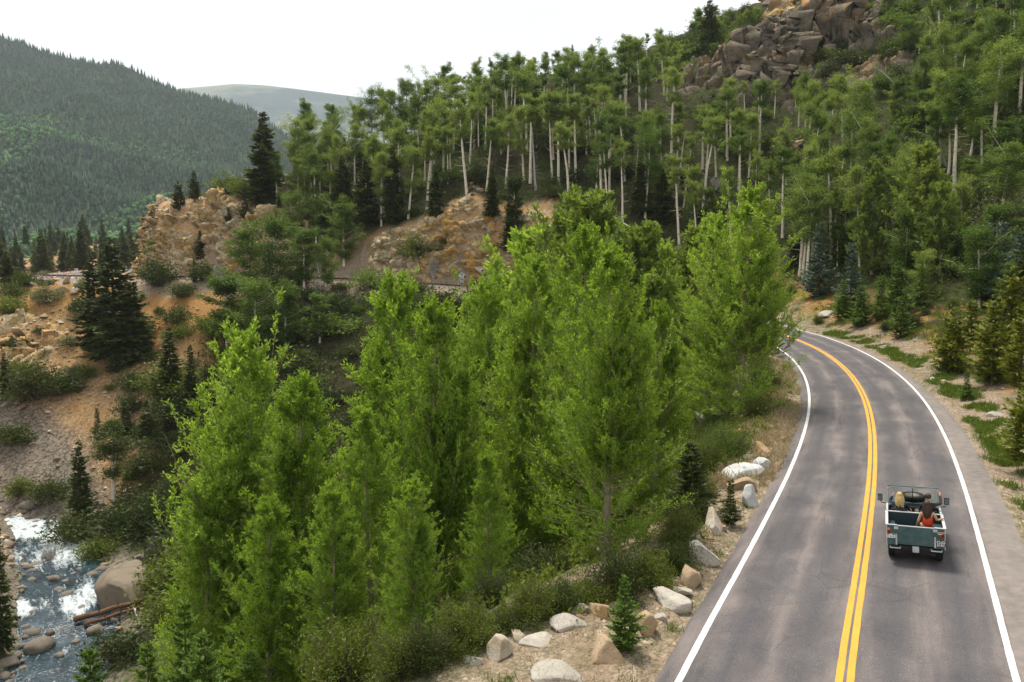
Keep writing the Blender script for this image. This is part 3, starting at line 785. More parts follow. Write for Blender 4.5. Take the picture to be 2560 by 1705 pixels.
FIR = [Plant('young_fir_tree', conifer(111 + i, 5, rb, step=.26, nb=7, droop=.12, spray=.25, dens=2.0, bare=.03, upt=.18, wid=.30), MB_con, ML_fir) for i, rb in enumerate((1.35, 1.0, 1.6))]
PIN = [Plant('pine_tree', conifer(131 + i, 9, rb, step=.42, nb=6, droop=.05, spray=.44, dens=1.3, bare=b, upt=.3, sparse=.12, wid=.34), MB_con, ML_pine) for i, (rb, b) in enumerate(((2.3, .12), (1.9, .2), (2.7, .08)))]
SHR = [Plant('shrub', shrub(151 + i, h, w, n=n, nleaf=nl), MB_brn, ML_shr, ('stems', 'foliage')) for i, (h, w, n, nl) in enumerate(((1.3, 1.3, 60, 26), (1.0, 1.5, 60, 24), (1.8, 1.3, 70, 26), (.8, 1.0, 40, 22)))]
WIL = [Plant('willow_shrub', shrub(171 + i, h, w, n=n, nleaf=34, leafL=.15, leafW=.05, up=1.2), MB_brn, ML_wil, ('stems', 'foliage')) for i, (h, w, n) in enumerate(((1.6, .9, 70), (1.1, 1.0, 60), (2.2, 1.1, 80)))]
FINE = [Plant('leafy_bush', shrub(221 + i, h, w, n=n, nleaf=62, leafL=.095, leafW=.036, up=1.0), MB_brn, ML_wil, ('stems', 'foliage')) for i, (h, w, n) in enumerate(((1.3, 1.0, 130), (1.0, 1.2, 120), (1.8, 1.1, 140)))]
TWG = [Plant('bare_bush', (twiggy(191 + i, h, w), None), MB_grey, None, ('twigs', '')) for i, (h, w) in enumerate(((1.6, 1.1), (2.4, 1.2)))]
SNAG = [Plant('dead_tree', (aspen(201 + i, 13, 1.5, .3, lean=ln, bend=bd, dead=16)[0], None), MB_grey, None, ('trunk', '')) for i, (ln, bd) in enumerate(((.02, .04), (.05, .18), (.0, .0)))]

# words that say where a thing is: the nearest landmark of the photograph and the side of it
LMK = [(1155,700,'the diamond sign'),(490,590,'the rock bluff'),(1060,620,'the rock cut'),(285,750,'the massive dark spruce'),(1975,130,'the dark crag'),(663,400,'the lone ridge spruce'),(310,1475,'the huge river boulder'),(1850,720,'the bend cottonwood'),(2195,185,'the small dark ledge'),(1340,430,'the bare white trunk'),(1640,480,'the twin orange trunks'),
       (1190,460,'the brown rock knob'),(150,725,'the pale ledge'),(520,712,'the striped wall'),(2470,660,'the large blue spruce'),(2378,850,'the bushy roadside pine'),(1770,65,'the crag skyline spruce'),(1000,280,'the left skyline spruce'),(1285,215,'the grove skyline spruce'),(1430,170,'the right skyline spruce'),(365,1050,'the three scree spruces'),(1975,375,'the brown trunkside rocks'),
       (620,1100,'the leftmost cottonwoods'),(1050,950,'the middle cottonwoods'),(1535,1000,'the largest cottonwood'),(2125,690,'the left blue spruce'),(1572,1560,'the shoulder fir'),(2290,520,'the pale green cottonwood'),(1705,170,'the rounded skyline crag'),(2000,570,'the long stemmed aspen'),(2270,240,'the bent dead stem'),(285,1170,'the round riverside tree'),(860,420,'the bent ridge trunk'),(690,670,'the aspen clump'),(270,1550,'the river logs'),(2290,1300,'the car'),(1860,1190,'the white slabs'),(2077,780,'the round bend boulder'),(2500,1000,'the dirt bank pines'),(800,715,'the bleached bush'),(1237,1640,'the leftmost shoulder boulder'),(1421,1570,'the domed white boulder'),(1396,1705,'the bottom edge boulder'),(1728,1450,'the ochre boulder'),(1795,1310,'the tall leaning slab'),(190,676,'the square white sign'),(311,670,'the half-hidden sign'),(20,670,'the left edge conifer'),(1804,1040,'the dark-streaked white rock'),(432,1600,'the rapids spruce tip'),(735,1450,'the second cottonwood stem'),(1100,1450,'the middle cottonwood stem')]
def where(px, py):
    d = [(math.hypot(px - a, (py - b) * 1.2), a, b, n) for a, b, n in LMK]; dd, a, b, n = min(d)
    dx, dy = px - a, py - b; far = '' if dd < 70 else 'well ' if dd > 170 else ''
    h = 'left' if dx < 0 else 'right'; v = 'above' if dy < 0 else 'below'
    if dd < 22: return 'right beside ' + n
    if abs(dx) > 2.2 * abs(dy): return f'{far}{h} of {n}'
    if abs(dy) > 2.2 * abs(dx): return f'{far}{v} {n}'
    return f'{far}{"upper" if v == "above" else "lower"} {h} of {n}'

# ================================================================== ROCKS
def ico(sub):
    bm = bmesh.new(); bmesh.ops.create_icosphere(bm, subdivisions=sub, radius=1)
    V = np.array([v.co[:] for v in bm.verts]); F = np.array([[v.index for v in f.verts] for f in bm.faces]); bm.free(); return V, F
ICO = {k: ico(k) for k in (2, 3, 4)}
def rock_data(seed, sub=3, planes=11, sc=(1, .8, .7), rough=.05, lo=.55, hi=.88):
    r = np.random.default_rng(seed); V, F = ICO[sub]; V = V.copy()
    for _ in range(planes):
        n = unit(r.normal(size=3)); d = V @ n - r.uniform(lo, hi)
        V -= np.maximum(d, 0)[:, None] * n
    nn = unit(V)
    V = V + nn * (fbm(V * 2.2 + seed * 5.1, 4, seed) * rough * 1.6)[:, None]
    V = V + nn * (blocky(V * 1.7 + seed, seed) * rough * .7)[:, None]
    V *= np.array(sc); V[:, 2] -= V[:, 2].min() * .55
    return V, F
def rock_mesh(name, seed, mat, smooth=False, **k):
    V, F = rock_data(seed, **k); o = mesh_obj(name, V, F, mat, smooth=smooth, link=False); me = o.data; bpy.data.objects.remove(o); return me
def rock_mat(name, cols, stain, dark, sc=1.0, crack=.6):
    t = NT(name); P = t.coord('Object'); oi = t.n.new('ShaderNodeObjectInfo')
    n = t.noise(P, 1.5 * sc, 6, .65); f = t.noise(P, 14 * sc, 4, .7); b = t.noise(P, .5 * sc, 3)
    k = t.math('ADD', t.math('MULTIPLY', n, .75), t.math('MULTIPLY', oi.outputs['Random'], .25))
    c = t.ramp(k, [(.25, cols[0]), (.5, cols[1]), (.75, cols[2])])
    c = t.mix(t.ramp(t.math('ADD', t.math('MULTIPLY', b, .7), t.math('MULTIPLY', oi.outputs['Random'], .3)), [(.5, 0.), (.66, .8)]), c, stain)
    c = t.mix(t.ramp(f, [(.3, .6), (.45, 0.)]), c, dark)
    v = t.vor(t.mapping(P, (1.0, 1.3, 2.4)), 1.7 * sc, 'Distance', 'DISTANCE_TO_EDGE')
    c = t.mix(t.math('MULTIPLY', t.ramp(v, [(0., 1.), (.03, 0.)]), crack * .6), c, dark)
    t.set(c, .9, 0, .15); t.bump(t.math('ADD', f, t.math('MULTIPLY', n, 2.0)), .5, .06)
    return t.m
MR_gran = rock_mat('pale granite', ((.30, .27, .22), (.46, .42, .36), (.60, .56, .49)), (.36, .26, .15), (.16, .145, .12), .9)
MR_white = rock_mat('white streaked granite', ((.48, .48, .47), (.62, .62, .61), (.72, .72, .71)), (.40, .40, .39), (.14, .14, .14), 1.4)
MR_tan = rock_mat('tan sandstone', ((.26, .185, .11), (.42, .31, .20), (.55, .44, .31)), (.45, .24, .09), (.13, .09, .06), .8)
MR_or = rock_mat('orange weathered rock', ((.32, .18, .075), (.46, .27, .12), (.58, .43, .27)), (.52, .28, .09), (.14, .085, .05), .35)
MR_dark = rock_mat('dark lichened rock', ((.075, .062, .052), (.14, .115, .09), (.25, .205, .155)), (.38, .23, .11), (.035, .03, .028), .4)
MR_riv = rock_mat('wet river stone', ((.11, .095, .075), (.20, .17, .135), (.33, .285, .23)), (.13, .105, .075), (.06, .05, .04), .8)
MR_scree = rock_mat('broken scree stone', ((.19, .13, .080), (.32, .23, .15), (.46, .36, .26)), (.27, .23, .19), (.14, .10, .07), 1.5)

BIG = [dict(seed=301 + i, sub=4, planes=p + 3, sc=s, lo=.42, hi=.80, rough=.04) for i, (p, s) in enumerate(((9, (1, .8, .72)), (7, (1, .72, .9)), (12, (1, .9, .62)), (8, (1, .6, .75)), (6, (.85, .8, 1.05)), (10, (1.1, .7, .55))))]
_rc = {}
def rock_of(kind, i, mat):
    key = (kind, i, mat.name)
    if key not in _rc:
        if kind == 'big': _rc[key] = rock_mesh('boulder', mat=mat, **BIG[i % 6])
        elif kind == 'round': _rc[key] = rock_mesh('river_rock', 330 + i, mat, True, sub=3, planes=5, sc=((1, .8, .6), (1, .7, .7), (1, .9, .5), (1, .65, .55))[i % 4], rough=.03, lo=.72, hi=.95)
        elif kind == 'chunk': _rc[key] = rock_mesh('rock', 350 + i, mat, False, sub=3, planes=13, sc=((1, .75, .6), (1, .6, .85), (1.1, .8, .45), (.8, .8, .9), (1.2, .6, .6))[i % 5], rough=.035, lo=.30, hi=.68)
        else: _rc[key] = rock_mesh('stone', 380 + i, mat, False, sub=2, planes=7, sc=((1, .75, .55), (1, .6, .45), (.9, .8, .6))[i % 3], rough=.03, lo=.45, hi=.85)
    return _rc[key]
def put_rock(name, kind, i, mat, loc, size, rz, tilt=(0, 0), zs=1.0, parent=None):
    o = bpy.data.objects.new(name, rock_of(kind, i, mat)); col.objects.link(o)
    o.location = loc; o.rotation_euler = (tilt[0], tilt[1], rz); o.scale = (size, size, size * zs)
    if parent: o.parent = parent
    return o

# boulders along the river-side shoulder (photo pixel of the foot, width in pixels)
SB = [
 (1515,1668,104,0,MR_tan,.95,'large tan boulder with orange foot lying on the gravel shoulder, nearest upright one'),
 (1396,1712,112,2,MR_gran,.7,'flat pale boulder at the bottom edge below the large tan one'),
 (1237,1650,72,4,MR_gran,.8,'grey boulder half under the cottonwood branches, leftmost of the shoulder row'),
 (1292,1610,50,1,MR_gran,.8,'small grey boulder wedged behind the leftmost shoulder boulder'),
 (1353,1620,80,5,MR_gran,.8,'low pale boulder between the leftmost pair and the domed one'),
 (1421,1580,78,2,MR_gran,.85,'smooth domed white boulder left of the young fir'),
 (1452,1540,46,0,MR_gran,.9,'small rounded boulder behind the domed white one'),
 (1500,1545,76,3,MR_tan,.9,'tan pointed boulder behind the young fir on the shoulder'),
 (1628,1590,54,4,MR_tan,1.1,'upright tan boulder just right of the young fir'),
 (1683,1527,100,3,MR_gran,.8,'white wedge shaped boulder leaning toward the road edge'),
 (1728,1466,70,1,MR_tan,1.0,'ochre boulder in front of the big pale grey block'),
 (1762,1412,84,0,MR_gran,1.0,'big pale grey block behind the ochre boulder on the shoulder'),
 (1795,1332,80,3,MR_gran,1.2,'tall leaning pale slab standing beside the road shoulder'),
 (1810,1330,24,0,MR_tan,.8,'little stone at the foot of the tall leaning slab'),
 (1877,1272,44,4,MR_white,1.35,'narrow grey and white streaked boulder next to a small fir'),
 (1852,1225,66,1,MR_tan,.8,'tan boulder under the white slabs on the shoulder'),
 (1868,1195,84,2,MR_white,.95,'bright white slab perched above the tan boulder'),
 (1903,1172,46,0,MR_white,1.0,'white corner block beside the bright white slab'),
 (1804,1046,96,5,MR_white,.75,'white rock with dark streaks in the grass, farther up the shoulder'),
 (1841,1004,42,1,MR_tan,1.1,'tan rock just behind the dark streaked white one'),
 (1906,1134,42,3,MR_tan,1.1,'narrow tan slab in the dry grass near the road edge'),
 (1800,1180,28,4,MR_tan,.9,'small brown rock under the branches left of the white slabs'),
 (1180,1668,58,3,MR_gran,.8,'pale boulder at the very left end of the shoulder row'),
 (1560,1600,40,5,MR_gran,.7,'small pale rock in front of the young fir foot'),
 (1655,1560,36,0,MR_gran,.8,'small pale rock between the upright tan boulder and the wedge'),
 (1708,1500,40,2,MR_gran,.8,'small pale rock tucked below the ochre boulder'),
 (1745,1375,46,4,MR_gran,.9,'grey rock behind the big pale grey block'),
 (1768,1350,44,1,MR_tan,.9,'tan rock at the left foot of the tall leaning slab'),
 (1838,1300,40,0,MR_gran,.9,'pale rock between the tall slab and the streaked boulder'),
 (1880,1150,36,2,MR_gran,.9,'small pale rock above the white corner block'),
 (1845,1095,40,3,MR_tan,.9,'tan rock in the grass between the white slabs and the streaked rock'),
 (2077,790,42,2,MR_gran,.8,'round grey boulder among bushes where the road bends out of sight'),
 (2294,910,40,5,MR_gran,.6,'long pale rock on the uphill bank by the bend'),
 (2338,953,22,0,MR_white,.8,'small white stone on the uphill bank left of its grey twin'),
 (2364,958,28,5,MR_gran,.7,'small grey stone on the uphill bank right of its white twin'),
 (2497,1042,32,1,MR_gran,.6,'pale stone in the dirt bank under the right hand pines'),
 (2527,1134,30,0,MR_tan,.8,'tan stone on the dirt bank near the right edge'),
 (2213,870,24,3,MR_gran,.7,'pale stone on the bank beside a green bush at the bend'),
]
for k, (px, py, w, i, m, zs, lab) in enumerate(SB):
    p = at(px, py); sz = w / (FPX / p.y) * .74
    o = put_rock('boulder', 'big', i, m, (p.x, p.y + sz * .4, p.z - sz * .22), sz, k * 1.7, (.15 * math.sin(k * 3), .2 * math.cos(k * 2)), zs * .92)
    tag(o, lab, 'boulder', 'boulders along the road shoulders')

# rocks of the river
p = at(300, 1522)
vb, fb_ = rock_data(999, sub=4, planes=9, sc=(1.0, .8, .95), rough=.035, lo=.38, hi=.74)
MR_huge = rock_mat('brown boulder rock', ((.12, .098, .072), (.20, .165, .12), (.29, .245, .185)), (.16, .125, .085), (.08, .065, .045), .35)
o = mesh_obj('boulder', vb, fb_, MR_huge); o.location = (p.x + .4, p.y + 1.6, p.z - .6); o.rotation_euler = (.1, -.15, .9); o.scale = (4.6, 4.2, 4.0)
tag(o, 'huge brown boulder standing in the middle of the river', 'boulder')
RR = [(70,1268,44),(97,1262,34),(60,1282,26),(92,1312,26),(70,1300,20),(112,1304,22),(50,1312,18),(88,1330,24),(60,1335,18),(136,1467,38),(164,1470,22),(168,1510,46),(149,1492,32),(205,1545,32),
      (90,1426,34),(80,1442,26),(80,1464,28),(125,1420,24),(21,1660,60),(14,1700,40),(99,1640,78),(240,1595,46),(233,1450,38),(262,1625,42),(315,1615,34),(127,1610,34),(184,1455,24),(212,1482,24),
      (85,1597,44),(55,1625,30),(30,1560,30),(100,1560,26),(354,1398,38),(385,1412,30),(375,1380,26),(255,1436,34),(280,1425,28),(200,1440,22),(100,1385,24),(70,1395,20),(140,1340,20),(345,1590,26),(370,1560,24),(150,1660,30),(190,1625,24),(60,1690,26)]
def side(px): return 'left' if px < 90 else 'middle' if px < 200 else 'right'
for k, (px, py, w) in enumerate(RR):
    p = at(px, py); sz = w / (FPX / p.y) * .5
    j = np.argmin((VP[:, 0] - p.x) ** 2 + (VP[:, 1] - p.y) ** 2); z = max(p.z, VP[j, 2] - .25)
    o = put_rock('river_rock', 'round', k % 8, MR_riv, (p.x, p.y, z - sz * .2), sz, k * 2.1, (0, 0), 1.0)
    band = 'upstream rapids below the scree' if py < 1350 else 'stretch upstream of the huge boulder' if py < 1480 else 'pool beside the huge boulder' if py < 1560 else 'rapids at the bottom left corner'
    tag(o, f'{"large" if w > 38 else "rounded" if w > 25 else "small"} brown rock in the river {where(px, py)}, {side(px)} side', 'rock', 'rocks in the river')

# many smaller stones line both banks
rb = np.random.default_rng(15); nb_ = 0
for k in range(400):
    j = rb.integers(60, len(VP) - 40); o_ = rb.choice([-1, 1]) * (3.4 + abs(rb.normal()) * 1.3); x, y = VP[j, 0] + VN[j, 0] * o_, VP[j, 1] + VN[j, 1] * o_
    a_, b_ = to_px(x, y, VP[j, 2])
    if not (-10 < a_ < 460 and 1230 < b_ < 1720) or nb_ > 120: continue
    sz = .22 + .55 * rb.uniform() ** 2.5; nb_ += 1
    o = put_rock('bank_stone', 'round', int(rb.integers(8)), MR_riv if nb_ % 3 else MR_scree, (x, y, max(gz(x, y), VP[j, 2] - .1) - sz * .15), sz, rb.uniform(0, 6), (rb.normal() * .2, rb.normal() * .2), 1.0)
    tag(o, ('brown stone on the ' if nb_ % 3 else 'tan stone on the ') + ('left' if o_ > 0 else 'right') + ' river bank ' + where(a_, b_), 'rock', 'stones on the river banks')

# broken stones of the scree slope: the 300 that show largest are parts, the rest one mass
r = np.random.default_rng(77)
N = 60000
cx_ = r.uniform(-115, -8, N); cy_ = r.uniform(85, 165, N)
ii, oo = road_sd(cx_, cy_); ss = RS[ii]; _, dv = near_line(cx_, cy_, VP)
nn1 = fbm2(cx_, cy_, .09, 4, 12)
wgt = sstep(172, 186, ss) * (oo < -6) * sstep(14, 30, -oo + 8 * nn1) * (dv > 5.0) * (ss < 250)
wgt = np.maximum(wgt, .16 * sstep(172, 186, ss) * (oo < -5) * (ss < 250))
wgt *= np.clip(.45 + 1.6 * fbm2(cx_, cy_, .13, 3, 90), .05, 1)
keep = r.uniform(size=N) < wgt
cx_, cy_, oo = cx_[keep][:11000], cy_[keep][:11000], oo[keep][:11000]
cz_ = height(cx_, cy_); n = len(cx_)
size = .10 + .32 * r.uniform(size=n) ** 3.0 + .55 * (r.uniform(size=n) < .03) * r.uniform(.3, 1, n)
size *= 1 + .5 * sstep(35, 50, -oo)
ordr = np.argsort(-size / cy_)
for k, j in enumerate(ordr[:150]):
    put_rock('stone', 'stone', k % 9, (MR_scree, MR_scree, MR_tan)[k % 3], (cx_[j], cy_[j], cz_[j] - size[j] * .1), size[j] * .9, r.uniform(0, 6), (r.normal() * .3, r.normal() * .3), 1.0, ground)
sv, sf = rock_data(380, sub=2, planes=7, sc=(1, .75, .55), lo=.45, hi=.85)
def scatter_mesh(name, V0, F0, X, Y, Z, S_, mat, r, label, flatz=1.0, smooth=False, parent=None):
    m = len(X); a = r.uniform(0, 6.283, m); ca, sa = np.cos(a), np.sin(a)
    V = np.empty((m, len(V0), 3), np.float32)
    V[:, :, 0] = (V0[None, :, 0] * ca[:, None] - V0[None, :, 1] * sa[:, None]) * S_[:, None] + X[:, None]
    V[:, :, 1] = (V0[None, :, 0] * sa[:, None] + V0[None, :, 1] * ca[:, None]) * S_[:, None] + Y[:, None]
    V[:, :, 2] = V0[None, :, 2] * (S_ * flatz)[:, None] + Z[:, None]
    F = (F0[None] + (np.arange(m) * len(V0))[:, None, None]).reshape(-1, F0.shape[1])
    o = mesh_obj(name, V.reshape(-1, 3), F, mat, parent=parent, smooth=smooth)
    tag(o, label, kind='stuff'); return o
tv = np.array([(1,0,0),(.2,.8,.05),(-.9,.3,0),(-.4,-.8,.1),(.5,-.6,0),(.1,.1,.7),(.55,.2,.45)], float)
tf = np.array([(0,1,6),(1,5,6),(0,6,4),(6,5,4),(1,2,5),(2,3,5),(3,4,5)])
t = NT('scree gravel'); g = t.geo(); P = g.outputs['Position']
t.set(t.mix(t.ramp(t.noise(P, 9, 3), [(.4, .35), (.6, 0.)]), t.ramp(g.outputs['Random Per Island'], [(0, (.15, .10, .06)), (.45, (.29, .20, .125)), (.8, (.42, .32, .22)), (1, (.55, .47, .38))]), (.16, .12, .08)), .92, 0, .15)
M_scree = t.m
q = ordr[150:]
scatter_mesh('scree', tv, tf, cx_[q], cy_[q], cz_[q] - .02, size[q] * 1.05, M_scree, r, 'loose broken stones of the scree slope', parent=None)

# loose stones and grit on the shoulders beside the near road
N = 20000; s_ = r.uniform(-4, 95, N) ** 1.0; jj = np.interp(s_, RS, np.arange(len(RS)))
j_ = jj.astype(int); right = r.uniform(size=N) < .55
of = np.where(right, 4.7 + np.abs(r.normal(size=N)) * 4.2, -(3.8 + np.abs(r.normal(size=N)) * 1.9))
gx_ = RP[j_, 0] + RN[j_, 0] * of + r.normal(size=N) * .2; gy_ = RP[j_, 1] + RN[j_, 1] * of + r.normal(size=N) * .2
ok = fbm2(gx_, gy_, .35, 3, 95) > -.12
gx_, gy_ = gx_[ok], gy_[ok]; gz_ = height(gx_, gy_)
gs = .022 + .07 * r.uniform(size=len(gx_)) ** 2.4 + .13 * (r.uniform(size=len(gx_)) < .03) * r.uniform(size=len(gx_))
scatter_mesh('gravel', tv, tf, gx_, gy_, gz_ - .005, gs, M_scree, r, 'grit and small stones strewn along the road shoulders')

# bigger loose stones, each a piece of the ground
rb = np.random.default_rng(19)
for k in range(150):
    s_k = rb.uniform(-2, 75); rt = k % 3 > 0; j = int(np.interp(s_k, RS, np.arange(len(RS)))); o_ = 5.0 + abs(rb.normal()) * 4.5 if rt else -(4.2 + abs(rb.normal()) * 1.9)
    x, y = RP[j, 0] + RN[j, 0] * o_, RP[j, 1] + RN[j, 1] * o_; sz = .06 + .16 * rb.uniform() ** 2
    put_rock('stone', 'stone', k % 9, (MR_scree, MR_gran, MR_tan)[k % 3], (x, y, gz(x, y) + sz * .1), sz, rb.uniform(0, 6), (rb.normal() * .3, rb.normal() * .3), 1.0, ground)

# ------------------------------------------------------------------ rock faces
def cliff_mat(name, pale, orange, grey, bias=.5, sc=1.0):
    t = NT(name); P = t.geo().outputs['Position']
    big = t.noise(P, .10 * sc, 4, .6); mid = t.noise(P, .55 * sc, 5, .65); fin = t.noise(P, 4.0 * sc, 5, .7)
    vc = t.vor(t.mapping(P, (.55 * sc, .55 * sc, .95 * sc), (0, .5, .3)), 1.0, 'Color')
    k = t.math('ADD', t.math('MULTIPLY', big, .55), t.math('MULTIPLY', mid, .45))
    c = t.mix(t.ramp(k, [(bias - .08, 0.), (bias + .08, 1.)]), t.ramp(fin, [(.25, tuple(v * .62 for v in orange)), (.6, orange)]), t.ramp(fin, [(.25, tuple(v * .6 for v in pale)), (.6, pale)]))
    c = t.mix(t.ramp(vc, [(.55, 0.), (.75, .5)]), c, grey)
    c = t.mix(t.ramp(t.noise(t.mapping(P, (1, 1, .25)), .9 * sc, 4), [(.58, 0.), (.7, .55)]), c, tuple(v * .45 for v in orange))
    e = t.vor(t.mapping(t.mix(.12, P, t.noise(P, .8, 4, out='Color')), (.9 * sc, .9 * sc, 1.5 * sc), (0, .5, .3)), 1.0, 'Distance', 'DISTANCE_TO_EDGE')
    c = t.mix(t.ramp(e, [(0., .8), (.06, 0.)]), c, tuple(v * .22 for v in orange))
    t.set(c, .93, 0, .1); t.bump(t.math('ADD', fin, t.math('MULTIPLY', mid, 1.)), .45, .12)
    return t.m
MC1 = cliff_mat('orange and cream rock face', (.60, .50, .33), (.52, .30, .080), (.36, .33, .26), .50)
MC2 = cliff_mat('nose rock face', (.62, .52, .36), (.50, .31, .095), (.32, .27, .19), .49)

def rock_face(name, label, s0, s1, mat, amp, seed, rocks, rmats, step=.26, bs=(.55, 1.5), a_pad=1.2):
    u = np.arange(s0, s1, step); jf = np.interp(u, RS, np.arange(len(RS))); ja = jf.astype(int); fr = (jf - ja)[:, None]
    base = RP[ja, :2] * (1 - fr) + RP[np.minimum(ja + 1, len(RP) - 1), :2] * fr
    nrm = RN[ja] * (1 - fr) + RN[np.minimum(ja + 1, len(RP) - 1)] * fr; nrm /= np.linalg.norm(nrm, axis=1)[:, None]
    a0, ch, cw, *_ = tab(u, UP)
    na, nv = 60, int(22 / step)
    A = (a0 - .6)[:, None] + (cw + .6 + a_pad)[:, None] * np.linspace(0, 1, na)[None]
    X = base[:, 0:1] + nrm[:, 0:1] * A; Y = base[:, 1:2] + nrm[:, 1:2] * A
    Z = height(X.ravel(), Y.ravel(), False).reshape(A.shape)
    ln = np.concatenate([np.zeros((len(u), 1)), np.cumsum(np.hypot(np.diff(A, axis=1), np.diff(Z, axis=1)), 1)], 1); ln /= ln[:, -1:]
    tt = np.linspace(0, 1, nv); AA = np.stack([np.interp(tt, ln[i], A[i]) for i in range(len(u))]); ZZ = np.stack([np.interp(tt, ln[i], Z[i]) for i in range(len(u))])
    P = np.stack([base[:, 0:1] + nrm[:, 0:1] * AA, base[:, 1:2] + nrm[:, 1:2] * AA, ZZ], -1)
    N_ = unit(np.cross(np.gradient(P, axis=1), np.gradient(P, axis=0)))
    N_ = np.where((N_[..., :2] * nrm[:, None, :]).sum(-1, keepdims=True) > 0, -N_, N_)
    q = P.reshape(-1, 3); nf = N_.reshape(-1, 3)
    rot = np.array([[.92, .25, .3], [-.3, .9, .28], [-.2, -.35, .92]])
    qq = q @ rot.T
    d = amp * (blocky(qq * np.array([.26, .26, .42]) * bs[0] * 2, seed) * 1.15 + blocky(qq * np.array([.62, .62, 1.05]) * bs[1] * .75, seed + 20) * .72 + fbm(q * .9, 2, seed) * .08 + .75 * (((qq[:, 2] * .42 + .35 * fbm(q * .12, 2, seed + 9) + .10 * blocky(qq * .5, seed + 50)) % 1.0) - .5)) + amp * .45
    edge = np.minimum.reduce([np.minimum(tt * 9, 1)[None].repeat(len(u), 0), np.minimum((1 - tt) * 7, 1)[None].repeat(len(u), 0), np.minimum((u - s0) / 3, 1)[:, None].repeat(nv, 1), np.minimum((s1 - u) / 3, 1)[:, None].repeat(nv, 1)])
    e = np.clip(edge, 0, 1).ravel()
    V = q + nf * (d * e - .35 * (1 - e))[:, None]
    root = empty(name, (float(q[:, 0].mean()), float(q[:, 1].mean()), float(q[:, 2].min())))
    inv = np.array(root.location)
    o = mesh_obj('rock_face', V - inv, grid_faces(len(u), nv)[:, ::-1], mat, parent=root)
    rr = np.random.default_rng(seed)
    for k in range(rocks):
        i, j = rr.integers(4, len(u) - 4), int(nv * rr.uniform(.04, .95))
        sz = rr.uniform(.4, 1.0) * (1.9 if rr.uniform() < .2 else 1.0)
        put_rock('rock', 'chunk', k % 10, rmats[k % len(rmats)], tuple(V.reshape(len(u), nv, 3)[i, j] - inv - nf.reshape(len(u), nv, 3)[i, j] * sz * .45), sz, rr.uniform(0, 6), (rr.normal() * .35 + .3, rr.normal() * .35), .85, root)
    tag(root, label, 'cliff'); return root, V.reshape(len(u), nv, 3)
cut_face, CUTV = rock_face('rock_cut', 'orange and cream rock cut rising behind the road in the middle distance', 116, 168, MC1, 1.15, 500, 60, (MR_or, MR_tan, MR_tan, MR_gran))
nose_face, NOSEV = rock_face('rock_bluff', 'tan rock bluff with pale left edge above the far bend of the road', 181, 282, MC2, 1.7, 520, 70, (MR_tan, MR_or, MR_tan, MR_gran), step=.27, bs=(.4, 1.2), a_pad=3.0)

def outcrop(label, spots, mats, lo=.9, cat='rock outcrop', zs=.8, tl=.4, seed=0):
    rr = np.random.default_rng(seed + 900)
    P0 = at(spots[0][0], spots[0][1]); root = empty('rock_outcrop', P0)
    for k, (px, py, w) in enumerate(spots):
        p = at(px, py); sz = w / (FPX / p.y) * .5
        put_rock('rock', 'chunk', (k * 3 + seed) % 10, mats[k % len(mats)], p - P0 + Vector((0, sz * .25, sz * .05)), sz, rr.uniform(0, 6), (rr.normal() * tl, rr.normal() * tl), zs, root)
    tag(root, label, cat, 'rock outcrops'); return root
def cloud(cx, cy, rx, ry, n, w0, w1, seed, slope=0.0):
    rr = np.random.default_rng(seed); out = []
    for k in range(n):
        a, q = rr.uniform(0, 6.28), math.sqrt(rr.uniform())
        dx = math.cos(a) * q * rx
        out.append((cx + dx, cy + math.sin(a) * q * ry + slope * dx, rr.uniform(w0, w1)))
    return out
MC3 = cliff_mat('dark lichened crag', (.165, .138, .105), (.32, .205, .098), (.085, .075, .060), .42, .6)
def crag(label, px, py, rx, ry, amp, seed, spots, mats, step=.36, mat=None):
    c = at(px, py); u = np.arange(-rx, rx, step); v = np.arange(-ry, ry, step)
    U, Vv = np.meshgrid(u, v, indexing='ij'); X = c.x + U.ravel(); Y = c.y + Vv.ravel(); Z = height(X, Y)
    P = np.stack([X, Y, Z], 1).reshape(len(u), len(v), 3)
    N_ = unit(np.cross(np.gradient(P, axis=0), np.gradient(P, axis=1))).reshape(-1, 3); q = P.reshape(-1, 3)
    rot = np.array([[.9, .2, .38], [-.25, .95, .15], [-.36, -.2, .9]]); qq = q @ rot.T
    rad = np.sqrt((U / rx) ** 2 + (Vv / ry) ** 2).ravel() + .30 * fbm(q * .16, 3, seed)
    m = 1 - sstep(.55, .95, rad)
    d = m * amp * (.55 + blocky(qq * np.array([.13, .13, .26]), seed) * 1.3 + blocky(qq * np.array([.36, .36, .72]), seed + 3) * .55 + .7 * (((qq[:, 2] * .34 + .3 * fbm(q * .10, 2, seed + 9)) % 1.0) - .5)) - .5 * (1 - m)
    root = empty('rock_outcrop', c); W = q + N_ * d[:, None]
    mesh_obj('rock_face', W - np.array(c), grid_faces(len(u), len(v)), mat or MC3, parent=root)
    rr = np.random.default_rng(seed)
    for k, (a, b, w) in enumerate(spots):
        p = at(a, b); sz = w / (FPX / p.y) * .5
        put_rock('rock', 'chunk', (k * 3 + seed) % 10, mats[k % len(mats)], p - c + Vector((0, -sz * .3, sz * .25)), sz, rr.uniform(0, 6), (rr.normal() * .4, rr.normal() * .4), .8, root)
    tag(root, label, 'rock outcrop', 'rock outcrops'); return root
crag('dark broken crag with orange faces high on the slope at upper right', 1975, 130, 30, 22, 3.6, 700, cloud(1940,140,170,60,16,30,60,1,-.18) + cloud(2060,90,110,50,8,30,60,2), (MR_dark, MR_dark, MR_tan))
crag('dark ledge of rock right of the main crag among shrubs', 2195, 185, 8, 6, 1.4, 720, cloud(2195,180,60,24,10,26,60,3,-.1), (MR_dark, MR_dark, MR_tan))
